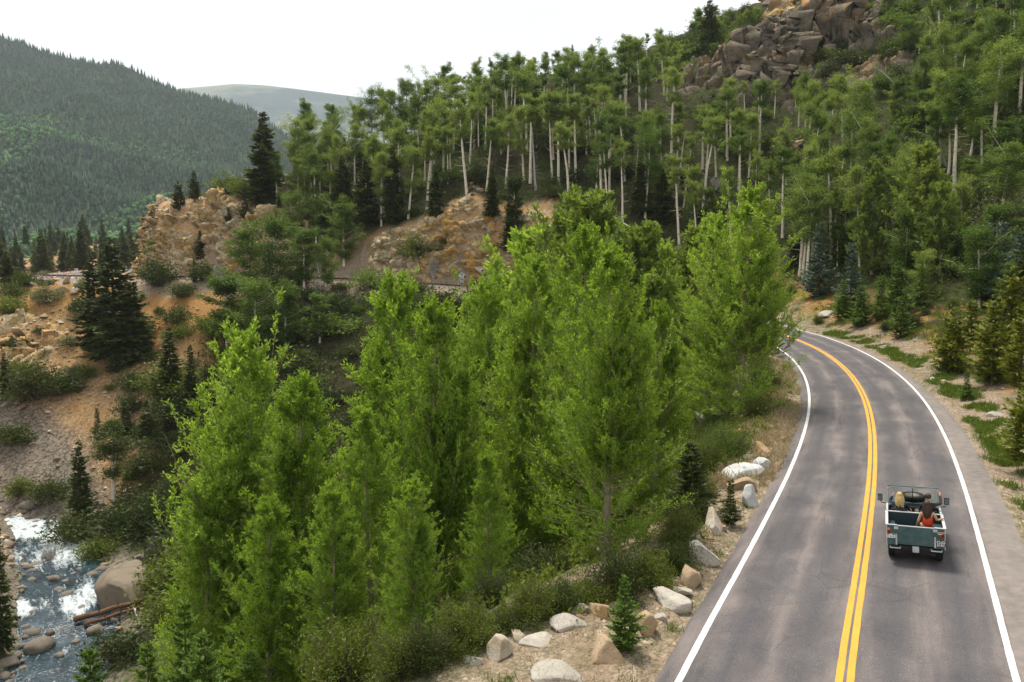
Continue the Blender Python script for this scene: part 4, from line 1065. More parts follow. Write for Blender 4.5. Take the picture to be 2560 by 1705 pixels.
crag('tan crag cut by the top edge of the photo', 2000, 20, 12, 9, 2.0, 740, cloud(1985,15,80,25,10,30,70,4), (MR_or, MR_dark, MR_tan), mat=MC2)
outcrop('small rounded crag on the skyline left of the main crag', cloud(1705,170,28,26,9,26,46,5), (MR_dark, MR_tan), seed=4)
outcrop('brown rocks showing between aspen trunks below the crag', cloud(1975,375,60,22,14,28,60,6), (MR_dark, MR_dark, MR_tan), seed=5)
outcrop('dark rocks behind the pale trunks in the middle of the grove', cloud(1505,385,40,26,10,26,50,7), (MR_dark, MR_tan), seed=6)
outcrop('brown rock knob above the gully over the rock cut', cloud(1190,465,20,30,8,26,42,8), (MR_dark, MR_tan), seed=7)
outcrop('rocky ledge of pale blocks below the far bend at left', [(150,735,60),(185,745,56),(165,712,52),(118,712,46),(138,705,44),(192,722,48),(98,705,36),(205,700,36),(120,742,40),(80,715,34)], (MR_tan, MR_gran), zs=.75, tl=.2, seed=8)
crag('broad ochre rock face in the dirt slope at the left edge', 50, 850, 9, 7, 1.3, 760, cloud(60,860,70,40,8,26,60,12), (MR_tan, MR_or), mat=MC2)
outcrop('rocks lining the ridge crest beside the tall spruce', cloud(760,440,75,14,26,14,34,10,-.35), (MR_tan, MR_gran, MR_dark), seed=10)

# ================================================================== VEGETATION
r = np.random.default_rng(5)
def tree_px(plist, i, px, Y, top, label, cat='tree', group=None, Href=13.0, sq=1.0, ml=None, tilt=(0, 0), name=None, minH=1.0):
    """a tree that stands on the ground at distance Y in the column px and reaches up to the pixel row top"""
    X = (px - CX) / FPX * Y; z = gz(X, Y)
    # column runs from the ground up to the row of its tip
    ztop = CAMH - (top - YH) / FPX * Y
    H = max(ztop - z, minH)
    return plist[i % len(plist)].put((X, Y, z - .05), px * 1.3 % 6.28, H / Href, label, cat, group, ml, tilt, sq, name)

def tree_base(plist, i, px, base, top, label, cat='tree', group=None, Href=10.0, sq=1.0, ml=None, tilt=(0, 0), name=None):
    """a tree whose foot is the ground seen at (px, base) and whose tip reaches the row top"""
    p = at(px, base); H = max((base - top) / FPX * p.y, .8)
    return plist[i % len(plist)].put(p - Vector((0, 0, .08)), px * 1.3 % 6.28, H / Href, label, cat, group, ml, tilt, sq, name)
CW = [(2,640,36,862,'feathery bright green cottonwood, leftmost tall one of the front group',1.05),
 (1,755,32,950,'bright green cottonwood, second from the left in the front group',1.05),
 (3,915,30,1040,'lower bright green cottonwood at the right of the front left group',1.1),
 (0,560,39,1015,'cottonwood at the left rim of the front group, shorter than its neighbour',1.0),
 (1,1005,39,702,'tall pointed cottonwood at the left of the middle group',1.05),
 (2,1100,34,783,'broad cottonwood with a rounded tip in the middle of the frame',1.0),
 (3,1290,43,815,'thin grey green cottonwood between the two big middle clumps',1.0),
 (0,1345,42,655,'light green cottonwood behind the big right hand one, left of its tip',1.0),
 (2,1530,27.5,650,'largest and broadest cottonwood beside the shoulder boulders',1.1),
 (0,1450,37,588,'cottonwood with the highest feathery tip behind the largest one',1.0),
 (1,1645,34,760,'cottonwood leaning over the shoulder right of the largest one',1.0),
 (2,1850,50,492,'big yellow green cottonwood standing alone inside the road bend',1.25),
 (1,1775,54,545,'cottonwood against the left flank of the big bend cottonwood',1.1),
 (3,1665,62,625,'dull green cottonwood in the gap left of the bend cottonwood',1.0),
 (0,1235,48,720,'slim cottonwood whose tip stands before the orange rock cut',1.0),
 (3,1180,52,760,'slim cottonwood just left of the one before the orange rock cut',.9)]
CW += [(1,815,27,1225,'low cottonwood at the bottom edge under the second front tree',1.15),(0,1015,26,1215,'low cottonwood at the bottom edge below the middle group',1.15),(3,1225,27,1150,'low cottonwood between the middle group and the largest tree',1.2),(3,505,34,1235,'low cottonwood leaning toward the river at the left front',1.1),(1,650,28,1260,'low cottonwood at the bottom edge under the leftmost tree',1.15)]
for i, px, Y, top, lab, sq in CW:
    tree_px(COT, i, px, Y, top, lab, 'tree', 'bright cottonwoods on the near slope', 13, sq)
for i, px, Y, top, lab in ((0,1905,66,800,'small cottonwood hanging over the inner road edge at the bend'),(1,1935,70,790,'small cottonwood at the point where the road slips behind leaves'),(0,1470,66,520,'rounded willowy tree behind the highest feathery tip'),(1,1420,70,545,'rounded willowy tree left of the other behind the cottonwoods'),(0,1590,64,590,'willowy tree between the cottonwood tips and the aspen trunks'),(1,1730,66,600,'small willowy tree left of the bend cottonwood'),(0,1330,78,600,'small willowy tree in front of the right end of the rock cut')):
    tree_px(COTM, i, px, Y, top, lab, 'tree', 'smaller cottonwoods farther down the road', 9, 1.15, ML_aspl if px in (1470, 1420, 1730, 1590) else None)

# handpicked conifers: (list, variant, column, distance, tip row, label, reference height, squeeze)
CF = [(SPR,2,290,905,598,'massive dark spruce below the far bend, tallest on that slope',16,1.35),(SPR,0,243,885,628,'dark spruce pressed against the left of the massive one',16,1.3),(SPR,2,335,900,690,'low dark spruce against the right of the massive one',16,1.5),
 (SPR,1,428,1010,815,'dark spruce on the scree left of the narrow pointed one',16,1.5),(SPR,3,480,1030,860,'narrow pointed spruce on the scree near the cottonwoods',16,1.2),
 (SPR,1,663,513,288,'tall lone spruce on the ridge above the rock bluff',16,1.7),(PIN,0,487,507,432,'pine pair on the bluff top, the right hand one',9,1.15),(PIN,2,447,532,460,'pine pair on the bluff top, the left hand one',9,1.15),
 (PIN,1,742,436,322,'open ragged pine on the ridge right of the tall lone spruce',9,1.15),(PIN,2,815,430,330,'open pine on the ridge beside the bent dead trunk',9,1.15),
 (FIR,0,573,580,525,'small spruce on the face of the rock bluff, left one',5,1.0),(FIR,1,614,568,480,'slim spruce near the top of the bluff face, right one',5,1.0),(FIR,0,502,662,590,'dark spruce at the foot of the bluff by the guardrail',5,.95),(FIR,1,487,705,648,'spruce poking up through the guardrail line below the bluff',5,1.0),
 (FIR,0,370,1090,1000,'small spruce on the scree, middle one of three',5,1.1),(FIR,2,315,1092,1004,'small spruce on the scree, left one of three',5,1.1),(FIR,1,420,1078,1008,'small bushy spruce on the scree, right one of three',5,1.2),(FIR,1,246,1100,1022,'small spruce showing behind the dark round tree',5,1.0),
 (SPR,1,205,1320,1095,'dark spruce against the left of the round tree by the river',16,1.2),(SPR,0,15,985,880,'dark spruce at the left edge above the scree foot',16,1.3),(SPR,3,6,1640,1262,'dark spruce on the near river bank at the left edge',16,.75),(SPR,0,20,720,628,'dark conifer at the left edge level with the far road',16,1.6),
 (SPR,1,1770,135,0,'dark spruce rising above the skyline beside the crag',16,1.5),(SPR,1,1230,560,430,'dark spruce above the rock cut in the aspen grove',16,1.3),(SPR,0,1275,640,500,'dark green spruce in front of the right half of the rock cut',16,1.1),(SPR,2,1090,545,420,'dark spruce over the gully left of the rock knob',16,1.2),
 (SPR,2,1655,560,430,'dark spruce under the pale trunks in the grove centre',16,1.3),(SPR,0,1600,545,400,'dark spruce at the foot of the twin pale trunks',16,1.2),
 (SPR,0,860,560,395,'dark spruce at the left end of the grove',16,1.5),(SPR,2,920,570,400,'dark spruce in the left third of the grove, right of the end one',16,1.4),(SPR,1,985,560,370,'dark spruce in the left third of the grove near the gully',16,1.3),(SPR,3,1000,340,215,'thin spruce breaking the skyline at the left end of the grove',16,1.0),(SPR,0,1285,262,165,'spruce crown breaking the skyline over the grove centre',16,1.0),(SPR,3,1430,225,118,'thin spruce breaking the skyline right of centre',16,1.0)]
for pl, i, px, bs, top, lab, hr, sq in CF:
    tree_base(pl, i, px, bs, top, lab, 'conifer', 'conifers around the bowl', hr, sq, ML_spr if pl is not SPR else None, name='spruce_tree' if pl is not PIN else 'pine_tree')

# near conifers that show their needles
NF = [(0,1572,18.2,1458,'bright green young fir among the shoulder boulders',1.0),(1,1838,27.5,1205,'little dark fir beside the streaked boulder',1.2),(2,1735,29,1110,'dense dark juniper like fir right of the largest cottonwood',1.3),
      (0,432,25,1530,'young spruce whose tip rises in front of the river rapids',.8),(2,480,24,1610,'young spruce right of the one in front of the rapids',.9),(1,330,24,1640,'young spruce left of the one in front of the rapids',.9),(2,600,26,1660,'young spruce at the bottom edge under the front cottonwoods',1.0),(0,1075,20,1660,'young spruce at the bottom edge left of the boulders',1.1),(1,180,26,1655,'young spruce at the bottom left corner',.9)]
for i, px, Y, top, lab, sq in NF:
    tree_px(FIR, i, px, Y, top, lab, 'conifer', 'young firs near the camera', 5, sq, ML_spr if 'dark' in lab else None)
RPN = [('pine',0,2480,965,735,'yellow green pine on the right bank, left one of the pair over the dirt'),('pine',1,2548,1010,770,'yellow green pine at the right edge over the dirt bank'),('pine',2,2378,936,770,'bushy pine with a bare dark stem on the right bank'),('pine',1,2425,885,745,'pine behind the bushy one with the bare stem'),('pine',0,2572,1180,900,'pine cut by the right edge nearest the camera'),('pine',2,2525,860,670,'pine rising behind the right hand pair'),
       ('fir',0,2250,848,742,'dark green fir standing on the dirt bank at the bend'),('fir',2,2150,815,715,'dark fir left of the one on the dirt bank'),('fir',1,2200,800,690,'slim fir in the cluster above the bend'),('fir',0,2105,800,700,'fir at the left of the cluster above the bend'),('fir',2,2240,790,655,'broad fir behind the cluster above the bend'),('fir',1,2300,775,670,'fir right of the cluster above the bend'),('fir',1,2415,1002,925,'low green fir bush at the foot of the right hand pines'),('fir',0,2535,1115,1005,'dark little fir on the stony bank near the right edge'),
       ('blue',1,2125,775,610,'blue spruce above the bend, silver green, left one'),('blue',0,2470,755,565,'large blue spruce on the right, silver green'),('blue',2,2545,765,585,'blue spruce at the right edge'),('blue',1,2505,705,560,'blue spruce behind the large one on the right'),('blue',1,2045,745,560,'narrow spruce in front of the tall aspen stems at the bend')]
for kd, i, px, bs, top, lab in RPN:
    pl, hr, ml, nm = {'pine': (PIN, 9, None, 'pine_tree'), 'fir': (FIR, 5, None, 'young_fir_tree'), 'blue': (FIR, 5, ML_blue, 'blue_spruce_tree')}[kd]
    tree_base(pl, i, px, bs, top, lab, 'conifer', 'conifers on the uphill roadside', hr, 1.15 if kd != 'blue' else 1.1, ml, name=nm)

# handpicked broadleaf trees of the bowl
BL = [(0,285,1292,1050,'dark round tree with a pale bare stem beside the river',ML_shr,1.5,'tall'),(0,620,758,590,'dense green aspen left of the clump below the far road',None,1.5,'low'),(2,690,765,572,'dense green aspen in the middle of the clump below the far road',None,1.4,'low'),(1,760,745,588,'dense green aspen at the right of the clump below the far road',None,1.4,'low'),(2,820,728,610,'aspen with visible pale stems right of the clump below the far road',None,1.1,'low'),
 (1,570,890,700,'green aspen lower down the slope below the clump, left one',None,1.6,'low'),(2,640,888,715,'green aspen lower down the slope below the clump, middle one',None,1.6,'low'),(0,715,880,725,'green aspen lower down the slope below the clump, right one',None,1.5,'low'),(1,800,862,745,'green aspen on the bowl slope under the guardrail',None,1.5,'low'),
 (0,860,668,520,'green aspen at the left end of the rock cut',None,1.4,'low'),(1,790,610,505,'slim aspen on the slope between bluff and rock cut',None,1.2,'low'),(2,730,625,500,'slim aspen on the slope right of the bluff',None,1.2,'low'),(1,1285,645,480,'dark green aspen with one white stem before the rock cut',ML_shr,1.2,'low'),
 (0,2000,695,450,'tall aspen with a long white stem behind the bend',None,1.2,'tall'),(1,1905,715,540,'slender sapling left of the long stemmed aspen',None,.8,'low'),(2,2290,668,385,'pale green cottonwood rising over the firs on the right',ML_aspl,1.2,'cot'),(1,2180,690,430,'pale green tree left of the one rising over the firs',ML_aspl,1.1,'cot'),(0,2350,690,470,'pale green tree right of the one rising over the firs',ML_aspl,1.1,'cot'),
 (0,340,668,600,'small green tree on the far roadside left of the bluff',ML_aspl,1.5,'low'),(2,385,672,610,'bushy green tree tight against the left of the bluff',None,1.6,'low')]
for i, px, bs, top, lab, ml, sq, kd in BL:
    pl, hr = (ASP, 15) if kd == 'tall' else (COTM, 9) if kd == 'cot' else (ASPL, 10)
    tree_base(pl, i, px, bs, top, lab, 'tree', 'broadleaf trees around the bowl', hr, sq, ml)

def darts(n, f, dmin, seed, batch=6000):
    """random places in road coordinates: f(r,m) -> s, off, keep; at least dmin apart on the ground"""
    rr = np.random.default_rng(seed); s, o, k = f(rr, batch)
    j = np.interp(s, RS, np.arange(len(RS))).astype(int)
    x = RP[j, 0] + RN[j, 0] * o; y = RP[j, 1] + RN[j, 1] * o
    i2, o2 = road_sd(x, y); k = k & (np.sign(o2) == np.sign(o)) & (np.abs(o2) > 5.2)
    k = k & (near_line(x, y, VP)[1] > 9)
    x, y = x[k], y[k]; px_, py_ = [], []
    dm = dmin if hasattr(dmin, '__call__') else (lambda a, b: dmin)
    for a, b in zip(x, y):
        d = dm(a, b)
        if px_ and ((np.array(px_) - a) ** 2 + (np.array(py_) - b) ** 2).min() < d * d: continue
        px_.append(a); py_.append(b)
        if len(px_) >= n: break
    X, Y = np.array(px_), np.array(py_); return X, Y, height(X, Y)
def in_view(X, Y, Z, h, m=60):
    a, b = to_px(X, Y, Z); a2, b2 = to_px(X, Y, Z + h); return (a > -m) & (a < 2560 + m) & (b > -m) & (b2 < 1705 + m)

# the aspen grove on the slope above the road
def f_grove(rr, m):
    s = rr.uniform(88, 196, m); o = rr.uniform(14, 78, m)
    a0, ch, cw, *_ = tab(s, UP)
    return s, o, (o > a0 + cw + 1.5) & (o < np.interp(s, [88, 130, 165, 180, 196], [85, 80, 72, 52, 40]))
X, Y, Z = darts(300, f_grove, 2.55, 21)
v = in_view(X, Y, Z, 15); X, Y, Z = X[v], Y[v], Z[v]
SKY = np.array([(0,300),(860,255),(960,225),(1100,180),(1230,165),(1300,152),(1430,132),(1520,112),(1600,95),(1660,62),(1740,25),(1850,-80),(2600,-300)], float)
def grove_zone(px):
    return 'left end of the grove above the far road' if px < 1060 else 'grove right above the rock cut' if px < 1330 else 'grove centre behind the cottonwood tips' if px < 1600 else 'grove below the dark crag' if px < 1900 else 'dense stand above the road bend'
for k in range(len(X)):
    px, py = to_px(X[k], Y[k], Z[k]); tall = r.uniform() < .84
    H = r.uniform(11, 16) if tall else r.uniform(6, 9.5)
    if py < 260: H *= .8
    if 1690 < px < 2260:
        H = min(H, (py - 205) / FPX * Y[k])
        if H < 3.5: continue
    H = min(H, (py - np.interp(px, SKY[:, 0], SKY[:, 1]) + r.uniform(-25, 12)) / FPX * Y[k])
    if H < 3: continue
    band = tall and 1130 < px < 1960 and r.uniform() < .75
    if band and px < 1690: H = min(max(H, r.uniform(13.5, 18)), max(3., (py - np.interp(px, SKY[:, 0], SKY[:, 1]) + r.uniform(-25, 12)) / FPX * Y[k]))
    pl, hr = (ASPT, 17) if band else (ASP, 15) if tall else (ASPL, 10)
    lt = r.uniform() < .55; sz = ('very tall' if H > 14 else 'tall' if H > 12 else 'middling' if H > 9 else 'short')
    pl[r.integers(len(pl))].put((X[k], Y[k], Z[k] - .1), r.uniform(0, 6.28), H / hr, f'{sz} {"pale" if lt else "deep"} green {"white-stemmed aspen" if tall else "bushy aspen"} {where(px, py - H * FPX / Y[k] * .6)}', 'tree', 'aspens of the hillside grove', ML_aspl if lt else None, (r.normal() * .04, r.normal() * .04), r.uniform(.9, 1.25))
# mixed stand on the right hand slope
def f_right(rr, m):
    s = rr.uniform(5, 100, m); o = 17 + 110 * rr.uniform(size=m)
    return s, o, np.ones(m, bool)
X, Y, Z = darts(420, f_right, lambda a, b: 3.0 + .010 * b, 22)
v = in_view(X, Y, Z, 10)
for k in np.nonzero(v)[0]:
    px, py = to_px(X[k], Y[k], Z[k]); u = r.uniform()
    crag = (1690 < px < 2215) and (-20 < py < 250)
    cap = (py - (205 if r.uniform() < .7 else 120)) / FPX * Y[k] if 1690 < px < 2215 and py > 60 else 99.
    if cap < 2.5: continue
    zone = ""
    if u < .30 and py < 620:
        ASP[r.integers(6)].put((X[k], Y[k], Z[k] - .1), r.uniform(0, 6.28), min(cap, r.uniform(8, 12)) / 15, 'white stemmed aspen ' + where(px, py - 60), 'tree', 'trees of the right hand slope', ML_aspl if r.uniform() < .35 else None, (r.normal() * .07, r.normal() * .07), 1.3)
    elif u < .86:
        ASPL[r.integers(3)].put((X[k], Y[k], Z[k] - .1), r.uniform(0, 6.28), min(cap, r.uniform(4.5, 8.5)) / 10, ('pale' if (lt := r.uniform() > .7) else 'deep') + ' green bushy aspen ' + where(px, py - 40), 'tree', 'trees of the right hand slope', ML_aspl if lt else None, (r.normal() * .05, r.normal() * .05), r.uniform(1.2, 1.6))
    else:
        SPR[r.integers(4)].put((X[k], Y[k], Z[k] - .1), r.uniform(0, 6.28), min(cap, r.uniform(5, 9)) / 16, 'dark spruce on the right hand slope ' + where(px, py - 50), 'conifer', 'trees of the right hand slope', None, (0, 0), 1.35)
rq = np.random.default_rng(88)
for k in range(120):
    px, py = rq.uniform(2080, 2570), rq.uniform(-40, 330)
    if 1690 < px < 2215 and py > 55: continue
    p = at(px, py)
    if rq.uniform() < .45: SHR[rq.integers(4)].put(p - Vector((0, 0, .1)), rq.uniform(0, 6), rq.uniform(1.2, 2.4), ('mid' if k % 3 else 'dark') + ' green bush high up ' + where(px, py), 'bush', 'undergrowth of the right slope', ML_asp if k % 3 else None, (0, 0), 1.4)
    else: ASPL[rq.integers(3)].put(p - Vector((0, 0, .1)), rq.uniform(0, 6), rq.uniform(4, 7.5) / 10, ('pale' if k % 2 else 'deep') + ' green young aspen high up ' + where(px, py - 40), 'tree', 'trees of the right hand slope', ML_aspl if k % 2 else None, (0, 0), 1.35)
for k in range(46):
    px = rq.uniform(1650, 1905); py = rq.uniform(np.interp(px, [1650, 1905], [125, 5]), 150); p = at(px, py)
    if p.y > 330: continue
    if k % 3: SHR[rq.integers(4)].put(p - Vector((0, 0, .1)), rq.uniform(0, 6), rq.uniform(1.0, 2.2), ('mid' if k % 2 else 'dark') + ' green ridge bush ' + where(px, py), 'bush', 'bushes on the ridge left of the crag', ML_asp if k % 2 else None, (0, 0), 1.4)
    else: ASPL[rq.integers(3)].put(p - Vector((0, 0, .1)), rq.uniform(0, 6), rq.uniform(3.5, 6) / 10, ('pale' if k % 2 else 'deep') + ' green young ridge aspen ' + where(px, py - 40), 'tree', 'trees on the ridge left of the crag', ML_aspl if k % 2 else None, (0, 0), 1.3)
# leaning dead and bent pale stems
for k, (i, px, py, H, lean, lab) in enumerate(((1,2270,255,9,-.5,'bent pale dead stem leaning left on the upper right slope'),(1,862,450,9,.1,'bent white dead trunk hooked over the ridge at the left of the grove'),(0,800,700,5,.3,'grey dead branches standing in scrub below the guardrail'),(2,1340,480,12,.06,'thick white bare trunk standing alone above the rock cut'),(2,1590,520,13,-.12,'leaning orange white trunk in the grove centre, left of twins'),(0,1690,520,13,.05,'orange white dead trunk in the grove centre, right of twins'),(1,2365,420,7,-.25,'short leaning white trunk on the right hand slope'),(0,1000,330,8,0,'grey snag on the skyline at the left of the grove'),(2,45+750,352,5,0,'bare grey spike on the ridge left of the grove'))):
    p = at(px, py)
    SNAG[i].put(p - Vector((0, 0, .2)), k * 1.1, H / 13, lab, 'dead tree', 'dead trees on the slopes', None, (0, lean), 1.25)

# ------------------------------------------------------------------ scrub
def scrub(n, f, dmin, seed, smin_, smax_, zone, group, mats=(None,), pl=None, sq=(1., 1.4)):
    X, Y, Z = darts(n, f, dmin, seed); v = in_view(X, Y, Z, 2, 20); rr = np.random.default_rng(seed)
    for k in np.nonzero(v)[0]:
        p = (pl or SHR)[rr.integers(len(pl or SHR))]; sc = rr.uniform(smin_, smax_)
        pp_ = to_px(X[k], Y[k], Z[k]); zn = where(*pp_)
        i = rr.integers(len(mats)); ml = mats[i]
        cn = {None: 'dark green', ML_sage: 'pale sage', ML_wil: 'yellow green', ML_aspl: 'light green', ML_asp: 'mid green', ML_shr: 'dark green'}[ml]
        p.put((X[k], Y[k], Z[k] - .08), rr.uniform(0, 6.28), sc, f'{"tall" if sc > (smin_ * 2 + smax_) / 3 and sc < smax_ * .75 else "big" if sc >= smax_ * .75 else "low"} {cn} {"fine-leaved bush" if pl else "scree bush" if "scree" in group else "grove bush" if "grove" in group else "bush"} {zn}', 'bush', group, ml, (0, 0), rr.uniform(*sq))
zx = lambda a, b: 'left of the rock cut' if a < 900 else 'above the rock cut' if a < 1340 else 'among aspen trunks in the grove centre' if a < 1700 else 'under the trees above the bend'
scrub(80, f_grove, 4.4, 31, 1.3, 2.6, lambda a, b: 'on the hillside ' + zx(a, b), 'undergrowth of the grove', (None, None, ML_asp), None, (1.1, 1.6))
scrub(120, f_right, 4.0, 32, 1.2, 2.4, lambda a, b: 'near the dark crag' if b < 260 else 'high on the right slope' if b < 480 else 'low on the right slope', 'undergrowth of the right slope', (None, None, ML_asp, ML_sage))
def f_bowl(rr, m):
    s = rr.uniform(60, 186, m); o = -(6.5 + 60 * rr.uniform(size=m)); return s, o, np.ones(m, bool)
scrub(150, f_bowl, 3.2, 33, 1.2, 2.5, lambda a, b: ('high' if b < 800 else 'low') + ' on the bowl slope ' + ('left of the cottonwoods' if a < 850 else 'behind the middle cottonwoods' if a < 1300 else 'beside the road bend'), 'scrub of the bowl', (None, None, None, ML_wil, ML_asp), None, (1.1, 1.7))
def f_scree(rr, m):
    s = rr.uniform(178, 245, m); o = -(13 + 48 * rr.uniform(size=m)); return s, o, np.ones(m, bool)
scrub(75, f_scree, 4.0, 34, .8, 2.2, lambda a, b: ('on the dirt below the far road' if b < 880 else 'on the upper scree' if b < 1050 else 'at the foot of the scree') + (' near the left edge' if a < 200 else ''), 'bushes on the scree', (None, None, ML_wil, ML_sage))
def f_near(rr, m):
    s = rr.uniform(-2, 70, m); o = -(6.2 + 20 * rr.uniform(size=m) ** 1.5); return s, o, (-o > np.interp(s, [0, 12, 22, 30], [8.9, 7.9, 6.6, 6.0]))
scrub(80, f_near, 2.1, 35, .5, 1.0, lambda a, b: 'under the cottonwoods ' + ('at the bottom edge' if b > 1500 else 'at the left' if a < 900 else 'in the middle' if a < 1400 else 'beside the shoulder'), 'bushes under the cottonwoods', (ML_wil, ML_shr, ML_asp), FINE)
def f_bankr(rr, m):
    s = rr.uniform(5, 105, m); o = 7 + 12 * rr.uniform(size=m); return s, o, np.ones(m, bool)
scrub(46, f_bankr, 2.6, 36, .4, 1.0, lambda a, b: 'on the uphill bank ' + ('beside the bend' if b < 900 else 'right of the road' if b < 1150 else 'near the right edge'), 'bushes on the uphill bank', (ML_shr, ML_wil, ML_asp), FINE)
BP = [(300,1340,2.6,None,'broad grey green thicket on the river bank upstream of the huge boulder'),(180,1370,2.0,None,'dark thicket at the left of the river bank upstream of the boulder'),(250,1390,1.6,ML_wil,'brownish willow thicket just behind the huge boulder'),(380,1330,2.2,None,'dark bush right of the round tree by the river'),(130,1250,1.8,None,'grey green bush overhanging the upstream rapids'),(440,1460,2.4,ML_wil,'willow bush at the right of the huge boulder under the cottonwoods'),(420,1560,1.8,ML_wil,'willow bush on the right bank below the logs'),(300,1660,1.8,None,'dark willow on the right bank at the bottom edge'),(90,1370,.9,None,'small willow growing on the mid river rocks'),(50,1240,1.2,ML_wil,'bright low bush on stones above the upstream rapids'),
      (80,1010,2.8,None,'large dark bush mass at the left edge above the scree foot'),(150,990,2.4,None,'large dark bush right of the one at the left edge'),(30,1110,2.0,None,'dark bush low at the left edge above the river'),(395,715,2.4,None,'big dark bush hanging below the guardrail left of the stripes'),(455,745,1.8,ML_shr,'round grey blue bush on the dirt below the striped wall'),(520,700,2.2,None,'grey bush in front of the striped wall'),(60,715,2.4,None,'dark bush at the left edge beside the pale ledge'),(110,690,.9,ML_sage,'yellow sage bush on top of the pale ledge'),(110,745,1.6,ML_sage,'sage bush at the foot of the pale ledge'),(215,945,1.3,ML_wil,'green bush alone on the dirt slope at left'),(330,965,.9,ML_wil,'yellow green bush alone on the scree'),(290,930,1.2,None,'dark bush on the dirt above the scree'),
      (1040,650,2.2,ML_wil,'round green bush on the rock cut face'),(1095,640,1.6,ML_sage,'pale sage green bush beside the round one on the rock cut'),(1120,620,1.0,None,'grey green bush high on the rock cut face'),(990,595,1.0,ML_sage,'yellow sage bush at the upper left rim of the rock cut'),(570,482,2.6,ML_wil,'bright yellow green bush capping the bluff top'),(610,490,2.0,ML_wil,'yellow green bush at the right of the bluff top')]
for px, py, sc, ml, lab in BP:
    p = at(px, py); SHR[(px + py) % 4].put(p - Vector((0, 0, .1)), px % 6, sc, lab, 'bush', None, ml, (0, 0), 1.3)
for k, (px, py, sc) in enumerate(((1180,1600,.9),(1260,1572,.9),(1330,1548,1.0),(1400,1528,1.0),(1470,1508,1.0),(1545,1488,1.0),(1622,1458,.9),(1680,1418,.9),(1702,1368,.9),(1722,1310,1.0),(1120,1640,1.0),(1060,1672,1.0),(1740,1250,1.0),(1760,1190,1.0),(1000,1690,1.0))):
    p = at(px, py); sc *= .55 if px < 1500 else .75; FINE[k % 3].put(p - Vector((0, 0, .1)), k, sc, ('dark' if k % 2 else 'fresh') + ' green fine-leaved bush on the shoulder rim ' + where(px, py), 'bush', 'bushes on the shoulder rim', ML_shr if k % 2 else ML_wil, (0, 0), 1.2)
for px, py, sc, lab in ((800,740,1.7,'bleached leafless bush on the slope below the guardrail'),(1085,700,1.5,'bleached leafless bush left of the diamond sign'),(545,712,1.5,'grey leafless twigs before the striped wall'),(130,1410,1.4,'brown bare willow twigs by the river rocks'),(390,1385,1.3,'bare driftwood twigs right of the huge boulder'),(1790,480,1.6,'bare twigs under the dark spruce in the grove'),(2270,690,1.6,'grey bare bush between firs above the bend')):
    p = at(px, py); TWG[(px) % 2].put(p, px % 6, sc, lab, 'bush', None)

# sage tufts on the crag
for k, (px, py, w, h_) in enumerate([(1985,120,30,20)] + [(1760 + 480 * r.uniform(), 30 + 220 * r.uniform(), 0, 0) for _ in range(60)]):
    p = at(px, py); SHR[k % 4].put(p + Vector((0, 0, .2)), k, r.uniform(.7, 1.5), ('big' if k % 3 else 'small') + (' pale' if k % 4 else ' yellow green') + ' sage bush on the crag ' + where(px, py), 'bush', 'sage bushes on the crag', ML_sage if k % 4 else ML_wil, (0, 0), 1.3, 'sage_bush')

# ------------------------------------------------------------------ ground cover nobody could count
def cover(name, label, X, Y, mat, size, per, r, upr=.5, hgt=.3):
    m = len(X); Z = height(X, Y); acc = Acc()
    lp = np.stack([X, Y, Z], 1)[:, None, :] + r.normal(size=(m, per, 3)) * np.array([.30, .30, 0]) * (size / .3) ; lp[..., 2] += np.abs(r.normal(size=(m, per))) * hgt
    d = unit(r.normal(size=lp.shape) + np.array([0, 0, upr])); sz = r.uniform(.5, 1.2, m * per)
    acc.leaves(lp.reshape(-1, 3), d.reshape(-1, 3), size * sz, size * .6 * sz, r)
    V, F = acc.data(); o = mesh_obj(name, V, F, mat); tag(o, label, kind='stuff'); return o
def spread(n, f, seed, lo=-.1):
    rr = np.random.default_rng(seed); s, o, k = f(rr, n); j = np.interp(s, RS, np.arange(len(RS))).astype(int)
    x = RP[j, 0] + RN[j, 0] * o + rr.normal(size=n); y = RP[j, 1] + RN[j, 1] * o + rr.normal(size=n)
    i2, o2 = road_sd(x, y); k = k & (np.sign(o2) == np.sign(o)) & (np.abs(o2) > 5.4) & (near_line(x, y, VP)[1] > 8) & (fbm2(x, y, .12, 3, seed) > lo)
    x, y = x[k], y[k]; v = in_view(x, y, height(x, y), .5, 30); return x[v], y[v]
cover('undergrowth', 'low leafy undergrowth on the hillside above the road', *spread(9000, f_grove, 41, -.5), ML_shr, .42, 6, r)
cover('undergrowth', 'low leafy undergrowth on the right hand slope', *spread(13000, f_right, 42, -.4), ML_asp, .42, 6, r)
cover('undergrowth', 'low leafy undergrowth on the slope of the bowl', *spread(10000, f_bowl, 43, -.45), ML_shr, .42, 6, r)
cover('undergrowth', 'low leafy undergrowth below the cottonwoods', *spread(5000, f_near, 44, -.3), ML_wil, .20, 10, r, 1.2)

